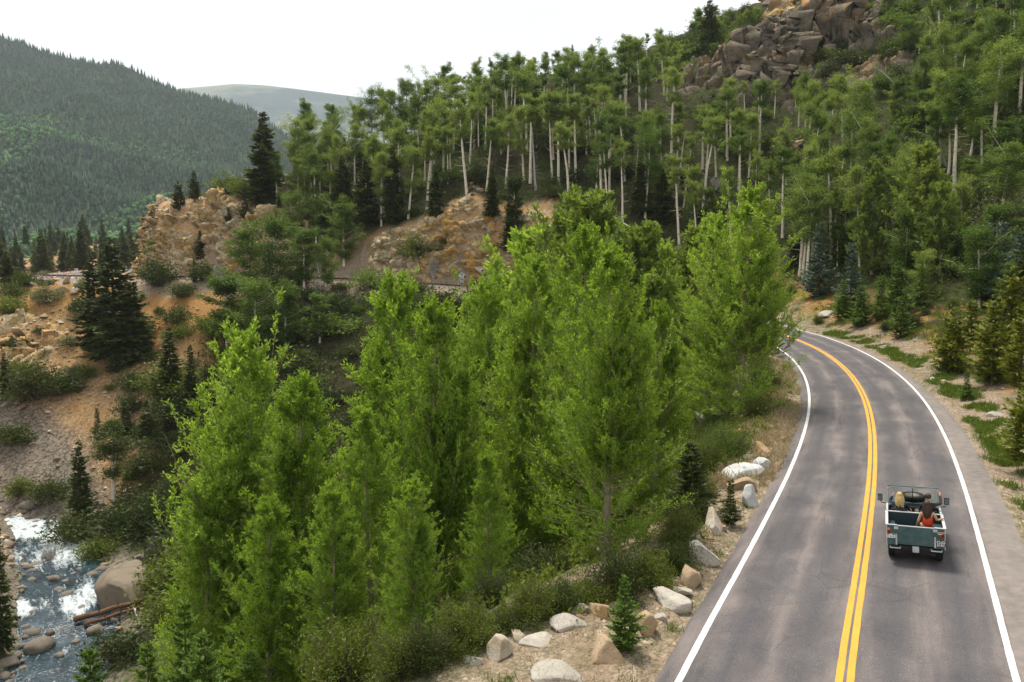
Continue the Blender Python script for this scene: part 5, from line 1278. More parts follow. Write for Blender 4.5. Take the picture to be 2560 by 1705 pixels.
# grass: blades in tufts
ML_grass = leaf_mat('fresh roadside grass', [(0, (.060, .11, .014)), (.5, (.11, .175, .022)), (1, (.20, .26, .05))], .35, (1.2, 1.15, .5), .05)
ML_straw = leaf_mat('dry straw grass', [(0, (.26, .20, .11)), (.5, (.38, .31, .19)), (1, (.50, .42, .28))], .3, (1.1, 1.05, .8), .05)
def grass(name, label, X, Y, mat, L, per, r, spr=.10, lean=.35):
    m = len(X); Z = height(X, Y); acc = Acc()
    lp = (np.stack([X, Y, Z], 1)[:, None, :] + r.normal(size=(m, per, 3)) * np.array([spr, spr, .0])).reshape(-1, 3)
    d = unit(r.normal(size=lp.shape) * lean + np.array([0, 0, 1.])); sz = r.uniform(.45, 1.15, len(lp))
    acc.leaves(lp, d, L * sz, L * .10 * sz + .004, r); V, F = acc.data(); tag(mesh_obj(name, V, F, mat), label, kind='stuff')
def strip_xy(n, s0, s1, o0, o1, seed, lo, fs=.5):
    rr = np.random.default_rng(seed); s = rr.uniform(s0, s1, n); o = rr.uniform(o0, o1, n); j = np.interp(s, RS, np.arange(len(RS))); ja = j.astype(int); fr = j - ja
    x = RP[ja, 0] * (1 - fr) + RP[ja + 1, 0] * fr + RN[ja, 0] * o; y = RP[ja, 1] * (1 - fr) + RP[ja + 1, 1] * fr + RN[ja, 1] * o
    k = fbm2(x, y, fs, 3, seed) > lo; return x[k], y[k]
def clumps(nc, per, s0, s1, o0, o1, rad, seed):
    x, y = strip_xy(nc, s0, s1, o0, o1, seed, -9); rr = np.random.default_rng(seed); w = rr.uniform(.4, 1.3, len(x)) * rad
    n = (per * (w / rad) ** 2).astype(int) + 3; X = np.repeat(x, n); Y = np.repeat(y, n); W_ = np.repeat(w, n)
    return X + rr.normal(size=len(X)) * W_ * .45, Y + rr.normal(size=len(X)) * W_ * .45
grass('grass', 'tufts of fresh grass along the right hand pavement edge', *clumps(120, 26, 3, 75, 5.0, 6.6, .62, 51), ML_grass, .34, 13, r, .10, .6)
grass('grass', 'scattered grass on the uphill bank', *clumps(150, 20, 5, 100, 6.8, 17, .8, 52), ML_grass, .34, 11, r, .14, .5)
grass('grass', 'bright grass patch on the bank above the bend', *strip_xy(1500, 45, 85, 9, 18, 53, .0, .2), ML_grass, .45, 12, r, .14, .45)
grass('grass', 'sparse grass among the shoulder boulders', *clumps(90, 14, -2, 60, -8.5, -4.0, .4, 54), ML_grass, .20, 11, r, .10, .55)
grass('dry_grass', 'straw coloured dry grass inside the bend', *strip_xy(2400, 17, 62, -7.2, -3.85, 55, -.1, .35), ML_straw, .42, 10, r, .10, .75)
grass('dry_grass', 'wisps of dry grass on the near shoulder', *strip_xy(700, -3, 20, -9, -3.9, 56, .0, .5), ML_straw, .18, 8, r, .08, .7)

# ------------------------------------------------------------------ forests too far to count
def tree_blob(kind):
    if kind == 'con':
        V, F = [], []
        for (z0, z1, rr_) in ((.06, .66, .19), (.40, 1.0, .115)):
            b = len(V); V += [(rr_ * math.cos(a) * (1.0 if q % 2 else .75), rr_ * math.sin(a) * (1.0 if q % 2 else .75), z0 + (.06 if q % 2 == 0 else 0)) for q, a in enumerate(np.arange(5) * math.pi * .4)] + [(0, 0, z1)]
            F += [(b + q, b + (q + 1) % 5, b + 5) for q in range(5)]
        return np.array(V), np.array(F)
    V, F = ico(1); V = V.copy() * np.array([.36, .36, .46]) * (1 + .5 * (_h(*(V * 50).astype(int).T, 3) - .5))[:, None]; V[:, 2] += .5
    return V, F
def far_wood(name, label, X, Y, Z, H, kind, mat, seed):
    V0, F0 = tree_blob(kind); return scatter_mesh(name, V0, F0, X, Y, Z, H, mat, np.random.default_rng(seed), label)
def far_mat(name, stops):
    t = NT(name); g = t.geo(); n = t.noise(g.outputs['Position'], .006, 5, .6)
    t.set(t.mix(1.0, t.ramp(g.outputs['Random Per Island'], stops), t.ramp(n, [(.3, (.38, .55, .68)), (.55, (.85, .98, 1.08)), (.75, (1.35, 1.35, 1.15))]), 'MULTIPLY'), .9, 0, .1); return t.m  # noise tones carry a bluish tint, air haze put into the tree colour
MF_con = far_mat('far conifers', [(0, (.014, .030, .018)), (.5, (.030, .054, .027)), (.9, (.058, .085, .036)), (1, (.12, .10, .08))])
MF_asp = far_mat('far aspens', [(0, (.050, .105, .030)), (.5, (.080, .150, .042)), (1, (.12, .19, .06))])
rr = np.random.default_rng(66)
nu, nt = MX.shape
N = 70000
a = rr.uniform(0, nu - 1.01, N); b = rr.uniform(0, 84, N) ; b = np.minimum(b, nt - 1.01)
ia, ib = a.astype(int), b.astype(int); fa, fb = a - ia, b - ib
def bil(M): return (M[ia, ib] * (1 - fa) * (1 - fb) + M[ia + 1, ib] * fa * (1 - fb) + M[ia, ib + 1] * (1 - fa) * fb + M[ia + 1, ib + 1] * fa * fb)
fx, fy, fz = bil(MX), bil(MY), bil(MZ)
pxx, pyy = to_px(fx, fy, fz)
v = (pxx > -30) & (pxx < 1000) & (pyy < 720)
fx, fy, fz, pxx, pyy, fb_ = fx[v], fy[v], fz[v], pxx[v], pyy[v], b[v]
patch = fbm2(fx, fy * .7, 1 / 190., 5, 71) + .22 * sstep(1000, 550, fy)
isasp = (rr.uniform(size=len(fx)) < sstep(-.10, .08, patch) * sstep(1500, 1150, fy) * .95)
H = rr.uniform(8, 17, len(fx)) * (1 + .25 * fbm2(fx, fy, 1 / 120., 3, 73))
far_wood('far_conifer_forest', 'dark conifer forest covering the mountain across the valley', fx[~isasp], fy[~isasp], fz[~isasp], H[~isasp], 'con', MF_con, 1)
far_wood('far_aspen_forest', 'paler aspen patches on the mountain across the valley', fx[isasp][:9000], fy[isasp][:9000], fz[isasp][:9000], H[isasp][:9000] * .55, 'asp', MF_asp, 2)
# the belt of conifers on the valley side behind the far road
n = 330; bx = rr.uniform(-260, -60, n); by = rr.uniform(225, 420, n)
i2, o2 = road_sd(bx, by); bz = height(bx, by); keep = (o2 < -9) & (np.abs(bx / by) < .72) & (bx / by < -.40)
bx, by, bz = bx[keep][:90], by[keep][:90], bz[keep][:90]
for k in range(len(bx)):
    SPR[k % 4].put((bx[k], by[k], bz[k] - .3), k * 1.3, rr.uniform(10, 17) / 16, ('tall' if k % 3 else 'short') + ' conifer behind the far bend ' + where(*to_px(bx[k], by[k], bz[k] + 8)), 'conifer', 'conifers behind the far bend', None, (0, 0), 1.25)


# ================================================================== THINGS ALONG THE ROAD
class MB:
    """boxes, tubes and prisms collected into ONE mesh"""
    def __init__(s): s.bm = bmesh.new()
    def box(s, x0, x1, y0, y1, z0, z1, bevel=0.0, M=None):
        v = [s.bm.verts.new(c) for c in ((x0,y0,z0),(x1,y0,z0),(x1,y1,z0),(x0,y1,z0),(x0,y0,z1),(x1,y0,z1),(x1,y1,z1),(x0,y1,z1))]
        f = [s.bm.faces.new([v[i] for i in q]) for q in ((0,3,2,1),(4,5,6,7),(0,1,5,4),(1,2,6,5),(2,3,7,6),(3,0,4,7))]
        if M: bmesh.ops.transform(s.bm, matrix=M, verts=v)
        if bevel > 0:
            ed = list({e for q in f for e in q.edges}); bmesh.ops.bevel(s.bm, geom=ed, offset=bevel, segments=2, profile=.7, affect='EDGES')
        return s
    def prism(s, prof, x0, x1, bevel=0.0):
        """outline in (y,z) pushed along x"""
        a = [s.bm.verts.new((x0, p[0], p[1])) for p in prof]; b = [s.bm.verts.new((x1, p[0], p[1])) for p in prof]; n = len(prof)
        f = [s.bm.faces.new(a[::-1]), s.bm.faces.new(b)] + [s.bm.faces.new((a[i], a[(i+1) % n], b[(i+1) % n], b[i])) for i in range(n)]
        if bevel > 0: bmesh.ops.bevel(s.bm, geom=list({e for q in f for e in q.edges}), offset=bevel, segments=2, profile=.7, affect='EDGES')
        return s
    def tube(s, pts, rad, sides=8, closed=False):
        pts = [Vector(p) for p in pts]; n = len(pts); rings = []
        for i, p in enumerate(pts):
            t = ((pts[(i+1) % n] if closed else pts[min(i+1, n-1)]) - (pts[i-1] if closed or i else pts[0])).normalized()
            u = t.cross(Vector((0, 0, 1)) if abs(t.z) < .9 else Vector((1, 0, 0))).normalized(); w = t.cross(u)
            rr_ = rad[i] if hasattr(rad, '__len__') else rad
            rings.append([s.bm.verts.new(p + (u * math.cos(a) + w * math.sin(a)) * rr_) for a in [k / sides * 2 * math.pi for k in range(sides)]])
        for i in range(n if closed else n - 1):
            a, b = rings[i], rings[(i+1) % n]
            for k in range(sides): s.bm.faces.new((a[k], a[(k+1) % sides], b[(k+1) % sides], b[k]))
        if not closed:
            s.bm.faces.new(rings[0][::-1]); s.bm.faces.new(rings[-1])
        return s
    def lathe(s, prof, axis='x', sides=28, c=(0, 0, 0)):
        """profile (radius, along) closed loop turned round an axis"""
        rings = []
        for k in range(sides):
            a = k / sides * 2 * math.pi; ring = []
            for rr_, h in prof:
                q = {'x': (h, math.cos(a) * rr_, math.sin(a) * rr_), 'y': (math.cos(a) * rr_, h, math.sin(a) * rr_), 'z': (math.cos(a) * rr_, math.sin(a) * rr_, h)}[axis]
                ring.append(s.bm.verts.new(Vector(q) + Vector(c)))
            rings.append(ring)
        n = len(prof)
        for k in range(sides):
            a, b = rings[k], rings[(k+1) % sides]
            for i in range(n): s.bm.faces.new((a[i], a[(i+1) % n], b[(i+1) % n], b[i]))
        return s
    def build(s, name, mat, parent=None, smooth=False):
        me = bpy.data.meshes.new(name); bmesh.ops.recalc_face_normals(s.bm, faces=s.bm.faces); s.bm.to_mesh(me); s.bm.free()
        if mat: me.materials.append(mat)
        if smooth:
            for p in me.polygons: p.use_smooth = True
        o = bpy.data.objects.new(name, me); col.objects.link(o)
        if parent: o.parent = parent
        return o

# ------------------------------------------------------------------ guardrail along the river side of the far road
def rust(name, lo, hi):
    t = NT(name); P = t.coord(); n = t.noise(P, 3, 5, .65)
    t.set(t.ramp(n, [(.3, lo), (.7, hi)]), .7, .2, .3); return t.m
M_rust = rust('weathered brown steel', (.070, .032, .024), (.135, .062, .045))
M_galv = rust('galvanised steel', (.30, .31, .31), (.46, .47, .47)); M_grey = rust('grey post', (.20, .19, .18), (.32, .31, .29))
def road_pt(s, off, dz=0.0):
    j = float(np.interp(s, RSf, np.arange(len(RSf)))); i = min(int(j), len(RSf) - 2); f = j - i
    p = RPf[i] * (1 - f) + RPf[i+1] * f; n = RNf[i] * (1 - f) + RNf[i+1] * f
    return Vector((p[0] + n[0] * off, p[1] + n[1] * off, p[2] + p[3] * max(-4.3, min(off, 4.9)) + dz)), math.atan2(-n[0], n[1])
def guardrail(s0, s1, label):
    root = empty('guardrail', road_pt(s0, -4.55)[0]); o0 = root.location.copy()
    prof = [(0.0, .44), (.055, .50), (.055, .55), (0, .60), (.055, .65), (.055, .70), (0, .76), (-.03, .76), (.02, .70), (.02, .655), (-.035, .60), (.02, .545), (.02, .505), (-.03, .44)]
    V, n = [], len(prof); ss = np.arange(s0, s1, 1.0)
    for s in ss:
        for q, h in prof:
            p, _ = road_pt(s, -4.55 - q); V.append(p - o0 + Vector((0, 0, h)))
    F = [(i * n + k, i * n + (k + 1) % n, (i + 1) * n + (k + 1) % n, (i + 1) * n + k) for i in range(len(ss) - 1) for k in range(n)]
    mesh_obj('rail', np.array([v[:] for v in V]), np.array(F), M_rust, root)
    pb = MB().box(-.06, .06, -.09, .09, -.9, .74, .01).build('post', M_grey, root); me = pb.data; first = True
    for s in np.arange(s0 + .5, s1, 1.9):
        p, a = road_pt(s, -4.72)
        o = pb if first else bpy.data.objects.new('post', me)
        if not first: col.objects.link(o); o.parent = root
        first = False; o.location = p - o0; o.rotation_euler = (0, 0, a)
    tag(root, label, 'guardrail'); return root
guardrail(150, 308, 'brown steel guardrail following the far road around the bend')
guardrail(127, 135, 'short end of brown guardrail below the rock cut')
# the striped retaining wall under the guardrail
root = empty('retaining_wall', road_pt(196, -6.0)[0]); o0 = root.location.copy()
pa, pb_ = road_pt(193.5, -5.6)[0] - o0, road_pt(206, -5.6)[0] - o0
M_pale = plain('pale weathered timber', (.46, .38, .33), .9)
for k in range(5):
    z = -.45 - k * .42; sh = Vector((0, -.10 * k, 0))
    d = (pb_ - pa).normalized(); nrm = Vector((d.y, -d.x, 0)) * .12
    a, b = pa + sh + d * .35 * k, pb_ + sh - d * .2 * k
    for hh, m, nm, th in ((.20, M_rust, 'rail', .12), (.19, M_pale, 'plank', .06)):
        q = MB(); v = []
        for e in (a, b):
            for sx, dz in ((-1, 0), (1, 0), (1, hh), (-1, hh)): v.append(q.bm.verts.new(e + nrm * sx * th / .12 + Vector((0, 0, z + dz))))
        for f in ((0,1,2,3),(4,7,6,5),(0,4,5,1),(1,5,6,2),(2,6,7,3),(3,7,4,0)): q.bm.faces.new([v[i] for i in f])
        q.build(nm, m, root); z -= .205
tag(root, 'striped brown and pale timber retaining wall under the far guardrail', 'wall')

# ------------------------------------------------------------------ signs
M_alu = plain('bare sign aluminium', (.50, .53, .55), .45, .3, .4, .1); M_sgnw = plain('white sign face', (.78, .78, .76), .5); M_post = plain('dark sign post', (.045, .040, .038), .7)
p = at(1155, 724); k = FPX / p.y; root = empty('road_sign', p); w = 18.5 / k / 2; hc = 34 / k
q = MB(); vs_ = [q.bm.verts.new(Vector((x, y, hc + z))) for y in (0, .025) for x, z in ((0, -w), (w, 0), (0, w), (-w, 0))]
for f in ((0,1,2,3),(7,6,5,4),(0,4,5,1),(1,5,6,2),(2,6,7,3),(3,7,4,0)): q.bm.faces.new([vs_[i] for i in f])
bmesh.ops.bevel(q.bm, geom=[e for e in q.bm.edges if abs(e.verts[0].co.y - e.verts[1].co.y) > .01], offset=.06, segments=3, affect='EDGES')
q.build('panel', M_alu, root); MB().box(-.24, .24, .0, .02, hc - w - .62, hc - w - .12, .01).build('plate', M_alu, root)
MB().box(-.035, .035, -.075, -.005, -.4, hc + w * .8).build('post', M_post, root); MB().box(-w * .45, w * .45, -.05, -.008, hc + .16, hc + .22).build('brace', M_post, root)
tag(root, 'grey back of a diamond road sign on a dark post before the rock cut', 'road sign')
for px, py, w_, h_, lab in ((190,676,9.5,9,'square white road sign beyond the far bend'),(147,680,4.5,9,'narrow white road sign at the left, beside the far bend'),(311,670,11,8,'white road sign half hidden behind the massive dark spruce')):
    Y = 196.0; c = px_at_depth(px, py, Y); k = FPX / Y; g = gz(c.x, c.y); root = empty('road_sign', (c.x, c.y, g)); hz = max(c.z - g - h_ / k / 2 + .5, 1.2)
    hz = c.z - g - h_ / k / 2
    MB().box(-w_ / k / 2, w_ / k / 2, -.02, .02, hz, hz + h_ / k, .01).build('panel', M_sgnw, root); MB().box(-.04, .04, .025, .09, -.3, hz + h_ / k * .8).build('post', M_grey, root)
    tag(root, lab, 'road sign', 'white signs by the far bend')

# ------------------------------------------------------------------ logs in the river
M_log = bark_mat('wet brown log', (.10, .055, .032), (.19, .105, .06), (.05, .03, .02), 2.0)
def log(name, a, b, r0, r1, mat, label):
    A, B = Vector(a), Vector(b); n = 9; pts = [A.lerp(B, i / (n - 1)) + Vector((0, 0, .06 * math.sin(i * 1.7))) for i in range(n)]
    root = empty(name, A); MB().tube([q - A for q in pts], [r0 + (r1 - r0) * i / (n - 1) + .02 * math.sin(i * 2.1) for i in range(n)], 9).build('trunk', mat, root, True)
    for k_, f in enumerate((.35, .62)):
        q = A.lerp(B, f) - A; MB().tube([q, q + Vector((.1, -.2, .35 + .2 * k_)), q + Vector((.15, -.3, .6 + .3 * k_))], [.06, .045, .02], 6).build('branch_stub', mat, root, True)
    tag(root, label, 'log', 'logs in the river'); return root
def wp(px, py, dz=0.25):
    p = at(px, py); j = np.argmin((VP[:, 0] - p.x) ** 2 + (VP[:, 1] - p.y) ** 2); return Vector((p.x, p.y, max(p.z, VP[j, 2]) + dz))
log('fallen_log', wp(187, 1580, .35), wp(362, 1522, .9), .30, .20, M_log, 'long brown log lying across the rapids below the huge boulder')
log('fallen_log', wp(212, 1590, .2), wp(358, 1530, .5), .20, .12, M_log, 'thinner brown log close behind the long one in the rapids')
log('fallen_log', wp(336, 1535, .5), wp(352, 1576, .3), .12, .08, MB_grey, 'short grey pole leaning off the logs into white water')
log('fallen_log', at(1455, 500) + Vector((0, 0, .5)), at(1590, 600) + Vector((0, 0, 1.5)), .16, .09, MB_asp, 'pale fallen aspen stem leaning over the bushes in the grove')
log('fallen_log', at(1045, 585) + Vector((0, 0, .4)), at(1085, 540) + Vector((0, 0, .8)), .14, .07, MB_grey, 'pale dead stem lying on the rim of the rock cut')

# ================================================================== THE CAR
CARP, CARH = at(2287, 1406), R(-26)
def paint(name, c, rough=.42, dust=(.30, .27, .23), amt=.35):
    t = NT(name); P = t.coord(); n = t.noise(P, 5, 6, .65); b = t.noise(P, 1.4, 3)
    k = t.math('MULTIPLY', t.ramp(n, [(.42, 0.), (.72, 1.)]), amt)
    t.set(t.mix(k, t.ramp(b, [(.3, tuple(v * .85 for v in c)), (.7, tuple(v * 1.12 for v in c))]), dust), rough, 0, .4); return t.m
M_car = paint('faded green blue paint', (.040, .100, .105), .38, (.22, .20, .17), .4); M_in = paint('dark inner paint', (.014, .040, .050), .6, (.06, .06, .055), .3); M_cap = paint('dull galvanised capping', (.50, .53, .54), .5, (.30, .27, .24), .5)
M_blk = plain('black rubber', (.014, .014, .015), .85); M_vin = plain('black vinyl', (.018, .018, .022), .55); M_rim = plain('painted steel rim', (.12, .10, .08), .5); M_und = plain('dark underbody', (.02, .019, .018), .9)
M_amb = plain('amber lens', (.80, .22, .03), .25); M_red = plain('red lens', (.26, .012, .010), .25); M_wht = plain('white plastic', (.78, .78, .75), .5); M_mir = plain('mirror face', (.22, .30, .33), .12, .8); M_dial = plain('dial face', (.75, .74, .70), .4); M_wood = plain('brown dash', (.14, .055, .035), .6)
M_grn = plain('green plate band', (.03, .22, .08), .5)
t = NT('windscreen glass'); t.set((.9, .95, .95), .02, 0, .5); t.b.inputs['Transmission Weight'].default_value = 1.0; t.b.inputs['IOR'].default_value = 1.02; M_glass = t.m
CS = 1.0
car = empty('open_offroad_car', CARP + Vector((0, 0, .0)), CARH, CS)
_f = Vector((-math.sin(CARH), math.cos(CARH), 0)); car.location = CARP + _f * (1.12 * CS)
# seat the wheels on the sloping road
pf, pr = road_pt(9.6, 1.7)[0], road_pt(12.2, 1.7)[0]
mid = car.location; ii_, oo_c = road_sd(np.array([mid.x]), np.array([mid.y])); j = int(ii_[0])
car.location.z = RP[j, 2] + RP[j, 3] * float(oo_c[0]) + .004
car.rotation_euler = (math.atan(.02), -math.atan(RP[j, 3]), CARH)
W2 = .79
b = MB()
for s in (-1, 1):
    b.box(min(s*W2, s*(W2-.03)), max(s*W2, s*(W2-.03)), -1.76, -.38, .60, 1.20, .008)     # tub sides
    b.box(min(s*(W2-.29), s*(W2+.002)), max(s*(W2-.29), s*(W2+.002)), -1.80, -1.762, .58, 1.20, .01)   # rear corner panels
b.box(-W2 + .03, W2 - .03, -1.755, -.40, .68, .735)                                         # tub floor
b.build('body', M_car, car)
for s in (-1, 1): MB().box(min(s*(W2-.032), s*(W2-.24)), max(s*(W2-.032), s*(W2-.24)), -1.755, -.415, .743, .93, .01).build('wheel_box', M_in, car)
for s in (-1, 1): MB().box(min(s*(W2-.032), s*(W2-.038)), max(s*(W2-.032), s*(W2-.038)), -1.755, -.415, .931, 1.195).build('inner_panel', M_in, car)
tg = MB().box(-.495, .495, -1.815, -1.785, .62, 1.185, .008).build('tailgate', M_car, car)
for x in (-.47, 0, .47): MB().box(x - .012, x + .012, -1.828, -1.816, .66, 1.15, .004).build('rib', M_car, tg)
MB().box(-.46, .46, -1.828, -1.816, .70, .725, .004).build('rib', M_car, tg)
for s in (-1, 1):
    MB().box(s*.525 - .022, s*.525 + .022, -1.835, -1.803, .60, .93, .006).build('strap', M_cap, tg)
    MB().box(s*.53 - .06, s*.53 + .06, -1.84, -1.803, 1.09, 1.17, .01).build('latch', M_cap, tg)
c_ = MB()
for s in (-1, 1):
    c_.box(s*W2 - .035 if s < 0 else s*W2 - .045, s*W2 + .045 if s < 0 else s*W2 + .035, -1.80, -.36, 1.20, 1.225, .006)
    c_.box(min(s*.50, s*(W2+.01)), max(s*.50, s*(W2+.01)), -1.825, -1.765, 1.2005, 1.226, .006)
    c_.box(min(s*(W2-.012), s*(W2+.014)), max(s*(W2-.012), s*(W2+.014)), -1.815, -1.79, .56, 1.198, .004)
c_.box(-.495, .495, -1.822, -1.778, 1.187, 1.212, .006)
c_.build('capping', M_cap, car)
bh = MB().box(-W2 + .03, W2 - .03, -.41, -.37, .735, 1.20, .006).build('bulkhead', M_in, car); MB().box(-W2 + .03, W2 - .03, -.425, -.355, 1.201, 1.228, .008).build('capping', M_cap, bh)
MB().box(-W2 + .035, W2 - .035, -1.75, -.415, .7355, .742).build('load_floor', M_in, car)
# front half
MB().box(-.76, .76, -.355, .52, .50, .56).box(-.45, .45, -.36, .05, .56, .80, .02).build('cab_floor', M_und, car)
for s in (-1, 1):
    d_ = MB().box(min(s*W2, s*(W2-.045)), max(s*W2, s*(W2-.045)), -.34, .44, .58, 1.22, .012).build('door', M_car, car)
    MB().box(min(s*(W2-.05), s*(W2+.006)), max(s*(W2-.05), s*(W2+.006)), -.345, .445, 1.2205, 1.238, .004).build('capping', M_cap, d_)
    MB().box(min(s*(W2+.002), s*(W2+.03)), max(s*(W2+.002), s*(W2+.03)), -.28, -.16, 1.02, 1.05, .006).build('handle', M_blk, d_)
    MB().prism([(.50, .60), (.78, .60), (.86, .82), (1.02, .93), (1.22, .93), (1.38, .82), (1.46, .60), (1.72, .62), (1.74, 1.08), (.50, 1.16)], min(s*.42, s*W2), max(s*.42, s*W2), .012).build('wing', M_car, car)
bn = MB().prism([(.50, 1.10), (1.66, 1.06), (1.68, 1.19), (.50, 1.255)], -.53, .53, .03).build('bonnet', M_car, car)
MB().box(-.42, .42, 1.66, 1.72, .55, 1.15, .02).build('grille', M_blk, car); MB().box(-.80, .80, 1.74, 1.84, .44, .58, .02).build('bumper', M_cap, car)
def wheel(name, loc, axis='x', Rt=.385, wt=.19):
    e = bpy.data.objects.new(name, None); col.objects.link(e); e.parent = car; e.location = loc; h = wt / 2
    MB().lathe([(Rt * .56, -h * .8), (Rt * .80, -h), (Rt * .95, -h * .86), (Rt, -h * .6), (Rt, h * .6), (Rt * .95, h * .86), (Rt * .80, h), (Rt * .56, h * .8)], axis, 32).build('tyre', M_blk, e, False)
    MB().lathe([(Rt * .10, -.035), (Rt * .40, -.05), (Rt * .48, -h * .75), (Rt * .57, -h * .82), (Rt * .57, h * .82), (Rt * .48, h * .75), (Rt * .40, .02), (Rt * .10, .03)], axis, 24).build('rim', M_rim, e, True)
for s in (-1, 1): wheel('wheel', (s * .665, -1.12, .385)); wheel('wheel', (s * .665, 1.12, .385))
wheel('spare_wheel', (0, 1.02, 1.335), 'z')
MB().box(-.55, .55, -1.72, 1.6, .44, .56).box(-.75, .75, -1.78, -1.66, .40, .52, .01).tube([(-.62, -1.12, .385), (.62, -1.12, .385)], .06).tube([(-.62, 1.12, .385), (.62, 1.12, .385)], .06).build('chassis', M_und, car)
MB().box(-.09, .09, -1.90, -1.835, .42, .60, .01).box(-.03, .03, -1.93, -1.90, .44, .49, .008).build('tow_hitch', M_cap, car)
MB().box(-W2 + .06, W2 - .06, -1.82, -1.785, .44, .575, .01).build('crossmember', M_und, car)
for s in (-1, 1): MB().tube([(s*.70, -1.80, .54), (s*.70, -1.90, .52), (s*.42, -1.90, .52), (s*.42, -1.80, .54)], .018, 6).build('bumperette', M_cap, car)
# windscreen
ws = MB().tube([(-.73, .50, 1.24), (-.73, .43, 1.76), (-.66, .42, 1.815), (.66, .42, 1.815), (.73, .43, 1.76), (.73, .50, 1.24)], .026, 8).build('windscreen_frame', M_cap, car)
MB().box(-.74, .74, .475, .525, 1.235, 1.275, .01).build('sill', M_car, ws); MB().tube([(0, .50, 1.27), (0, .42, 1.81)], .014, 6).build('pillar', M_blk, ws); MB().box(-.74, .74, .40, .45, 1.825, 1.855, .008).build('header', M_car, ws)
MB().prism([(.488, 1.275), (.493, 1.275), (.428, 1.795), (.423, 1.795)], -.70, .70).build('glass', M_glass, ws)
# dashboard and seats
db = MB().box(-.70, .70, .32, .46, .98, 1.20, .02).build('dashboard', M_vin, car); MB().box(-.62, .35, .30, .335, 1.165, 1.20, .008).build('trim', M_wood, db); pn = MB().box(-.24, .24, .295, .319, 1.03, 1.15, .006).build('instrument_panel', M_blk, car)
for x in (-.11, .11): MB().lathe([(.002, -.012), (.062, -.012), (.066, 0), (.002, 0)], 'y', 20, (x, .294, 1.09)).build('gauge', M_dial, pn)
for x, nm in ((-.42, 0), (.42, 1)):
    st = bpy.data.objects.new('seat', None); col.objects.link(st); st.parent = car
    MB().box(x - .24, x + .24, -.30, .14, .80, .93, .03).build('cushion', M_vin, st); MB().box(x - .24, x + .24, -.345, -.25, .93, 1.30, .035).build('backrest', M_vin, st)
sw = MB().tube([(.42 + .20 * math.cos(a), .14 - .08 * math.sin(a), 1.16 + .185 * math.sin(a)) for a in np.linspace(0, 2 * math.pi, 20, endpoint=False)], .014, 6, True).build('steering_wheel', M_blk, car)
MB().tube([(.42, .14, 1.16), (.42, .34, 1.06)], .02, 6).tube([(.24, .14, 1.16), (.60, .14, 1.16)], .010, 5).build('column', M_blk, sw)
for s in (-1, 1):
    mr = MB().tube([(s*.76, .46, 1.22), (s*.94, .44, 1.24), (s*.98, .43, 1.34)], .014, 6).build('mirror_arm', M_blk, car); MB().box(s*.98 - .075, s*.98 + .075, .43, .50, 1.30, 1.53, .025).build('housing', M_blk, mr); MB().box(s*.98 - .06, s*.98 + .06, .422, .429, 1.32, 1.51, .002).build('mirror_face', M_mir, mr)
for s in (-1, 1):
    MB().lathe([(.002, -.045), (.030, -.042), (.040, -.02), (.042, 0), (.002, 0)], 'y', 16, (s*.735, -1.802, 1.075)).build('indicator_lamp', M_amb, car)
    MB().lathe([(.002, -.045), (.030, -.042), (.040, -.02), (.042, 0), (.002, 0)], 'y', 16, (s*.735, -1.802, .965)).build('tail_lamp', M_red, car)
def text(name, s, size, loc, mat, parent, sx=1.0):
    cu = bpy.data.curves.new(name, 'FONT'); cu.body = s; cu.size = size; cu.align_x = 'CENTER'; cu.align_y = 'CENTER'; cu.extrude = .001; cu.offset = .004
    o_ = bpy.data.objects.new(name, cu); dg = bpy.context.evaluated_depsgraph_get(); col.objects.link(o_); dg.update()
    me = bpy.data.meshes.new_from_object(o_.evaluated_get(dg)); bpy.data.objects.remove(o_)
    o = bpy.data.objects.new(name, me); me.materials.clear(); me.materials.append(mat); col.objects.link(o); o.parent = parent
    o.location = loc; o.rotation_euler = (math.pi / 2, 0, 0); o.scale = (sx, 1, 1); return o
np_ = MB().box(.555, .800, -1.828, -1.803, .640, .835, .008).build('number_plate', M_blk, car)
text('lettering', 'CUG', .105, (.678, -1.830, .785), M_wht, np_, 1.0); text('lettering', '519C', .105, (.678, -1.830, .692), M_wht, np_, .92)
wp_ = MB().box(-.800, -.555, -1.822, -1.803, .80, .925, .006).build('licence_plate', M_wht, car); [MB().prism([(-1.8235, .893), (-1.8225, .893), (-1.8225, .922), (-1.8235, .922)], x_, x_ + .08).build('band', M_grn, wp_) for x_ in (-.795, -.64)]
for k in range(5): MB().box(-.775 + k * .042 - .012, -.775 + k * .042 + .012, -1.8240, -1.8225, .825, .872).build('mark', M_grey, wp_)
MB().box(-.59, -.565, -1.824, -1.8225, .81, .832).build('tab', M_amb, wp_)
stk = MB().lathe([(.001, -.004), (.055, -.004), (.055, 0), (.001, 0)], 'y', 24, (0, 0, 0)).build('sticker', M_wht, car); stk.location = (.655, -1.8035, 1.055); stk.scale = (1.05, 1, .72); text('lettering', 'GB', .055, (0, -.0055, 0), M_blk, stk)
MB().box(.57, .70, -1.812, -1.803, .90, .95, .003).build('badge', M_wood, car)
tag(car, 'faded green open off-road car with spare wheel on the bonnet, driving away', 'car')
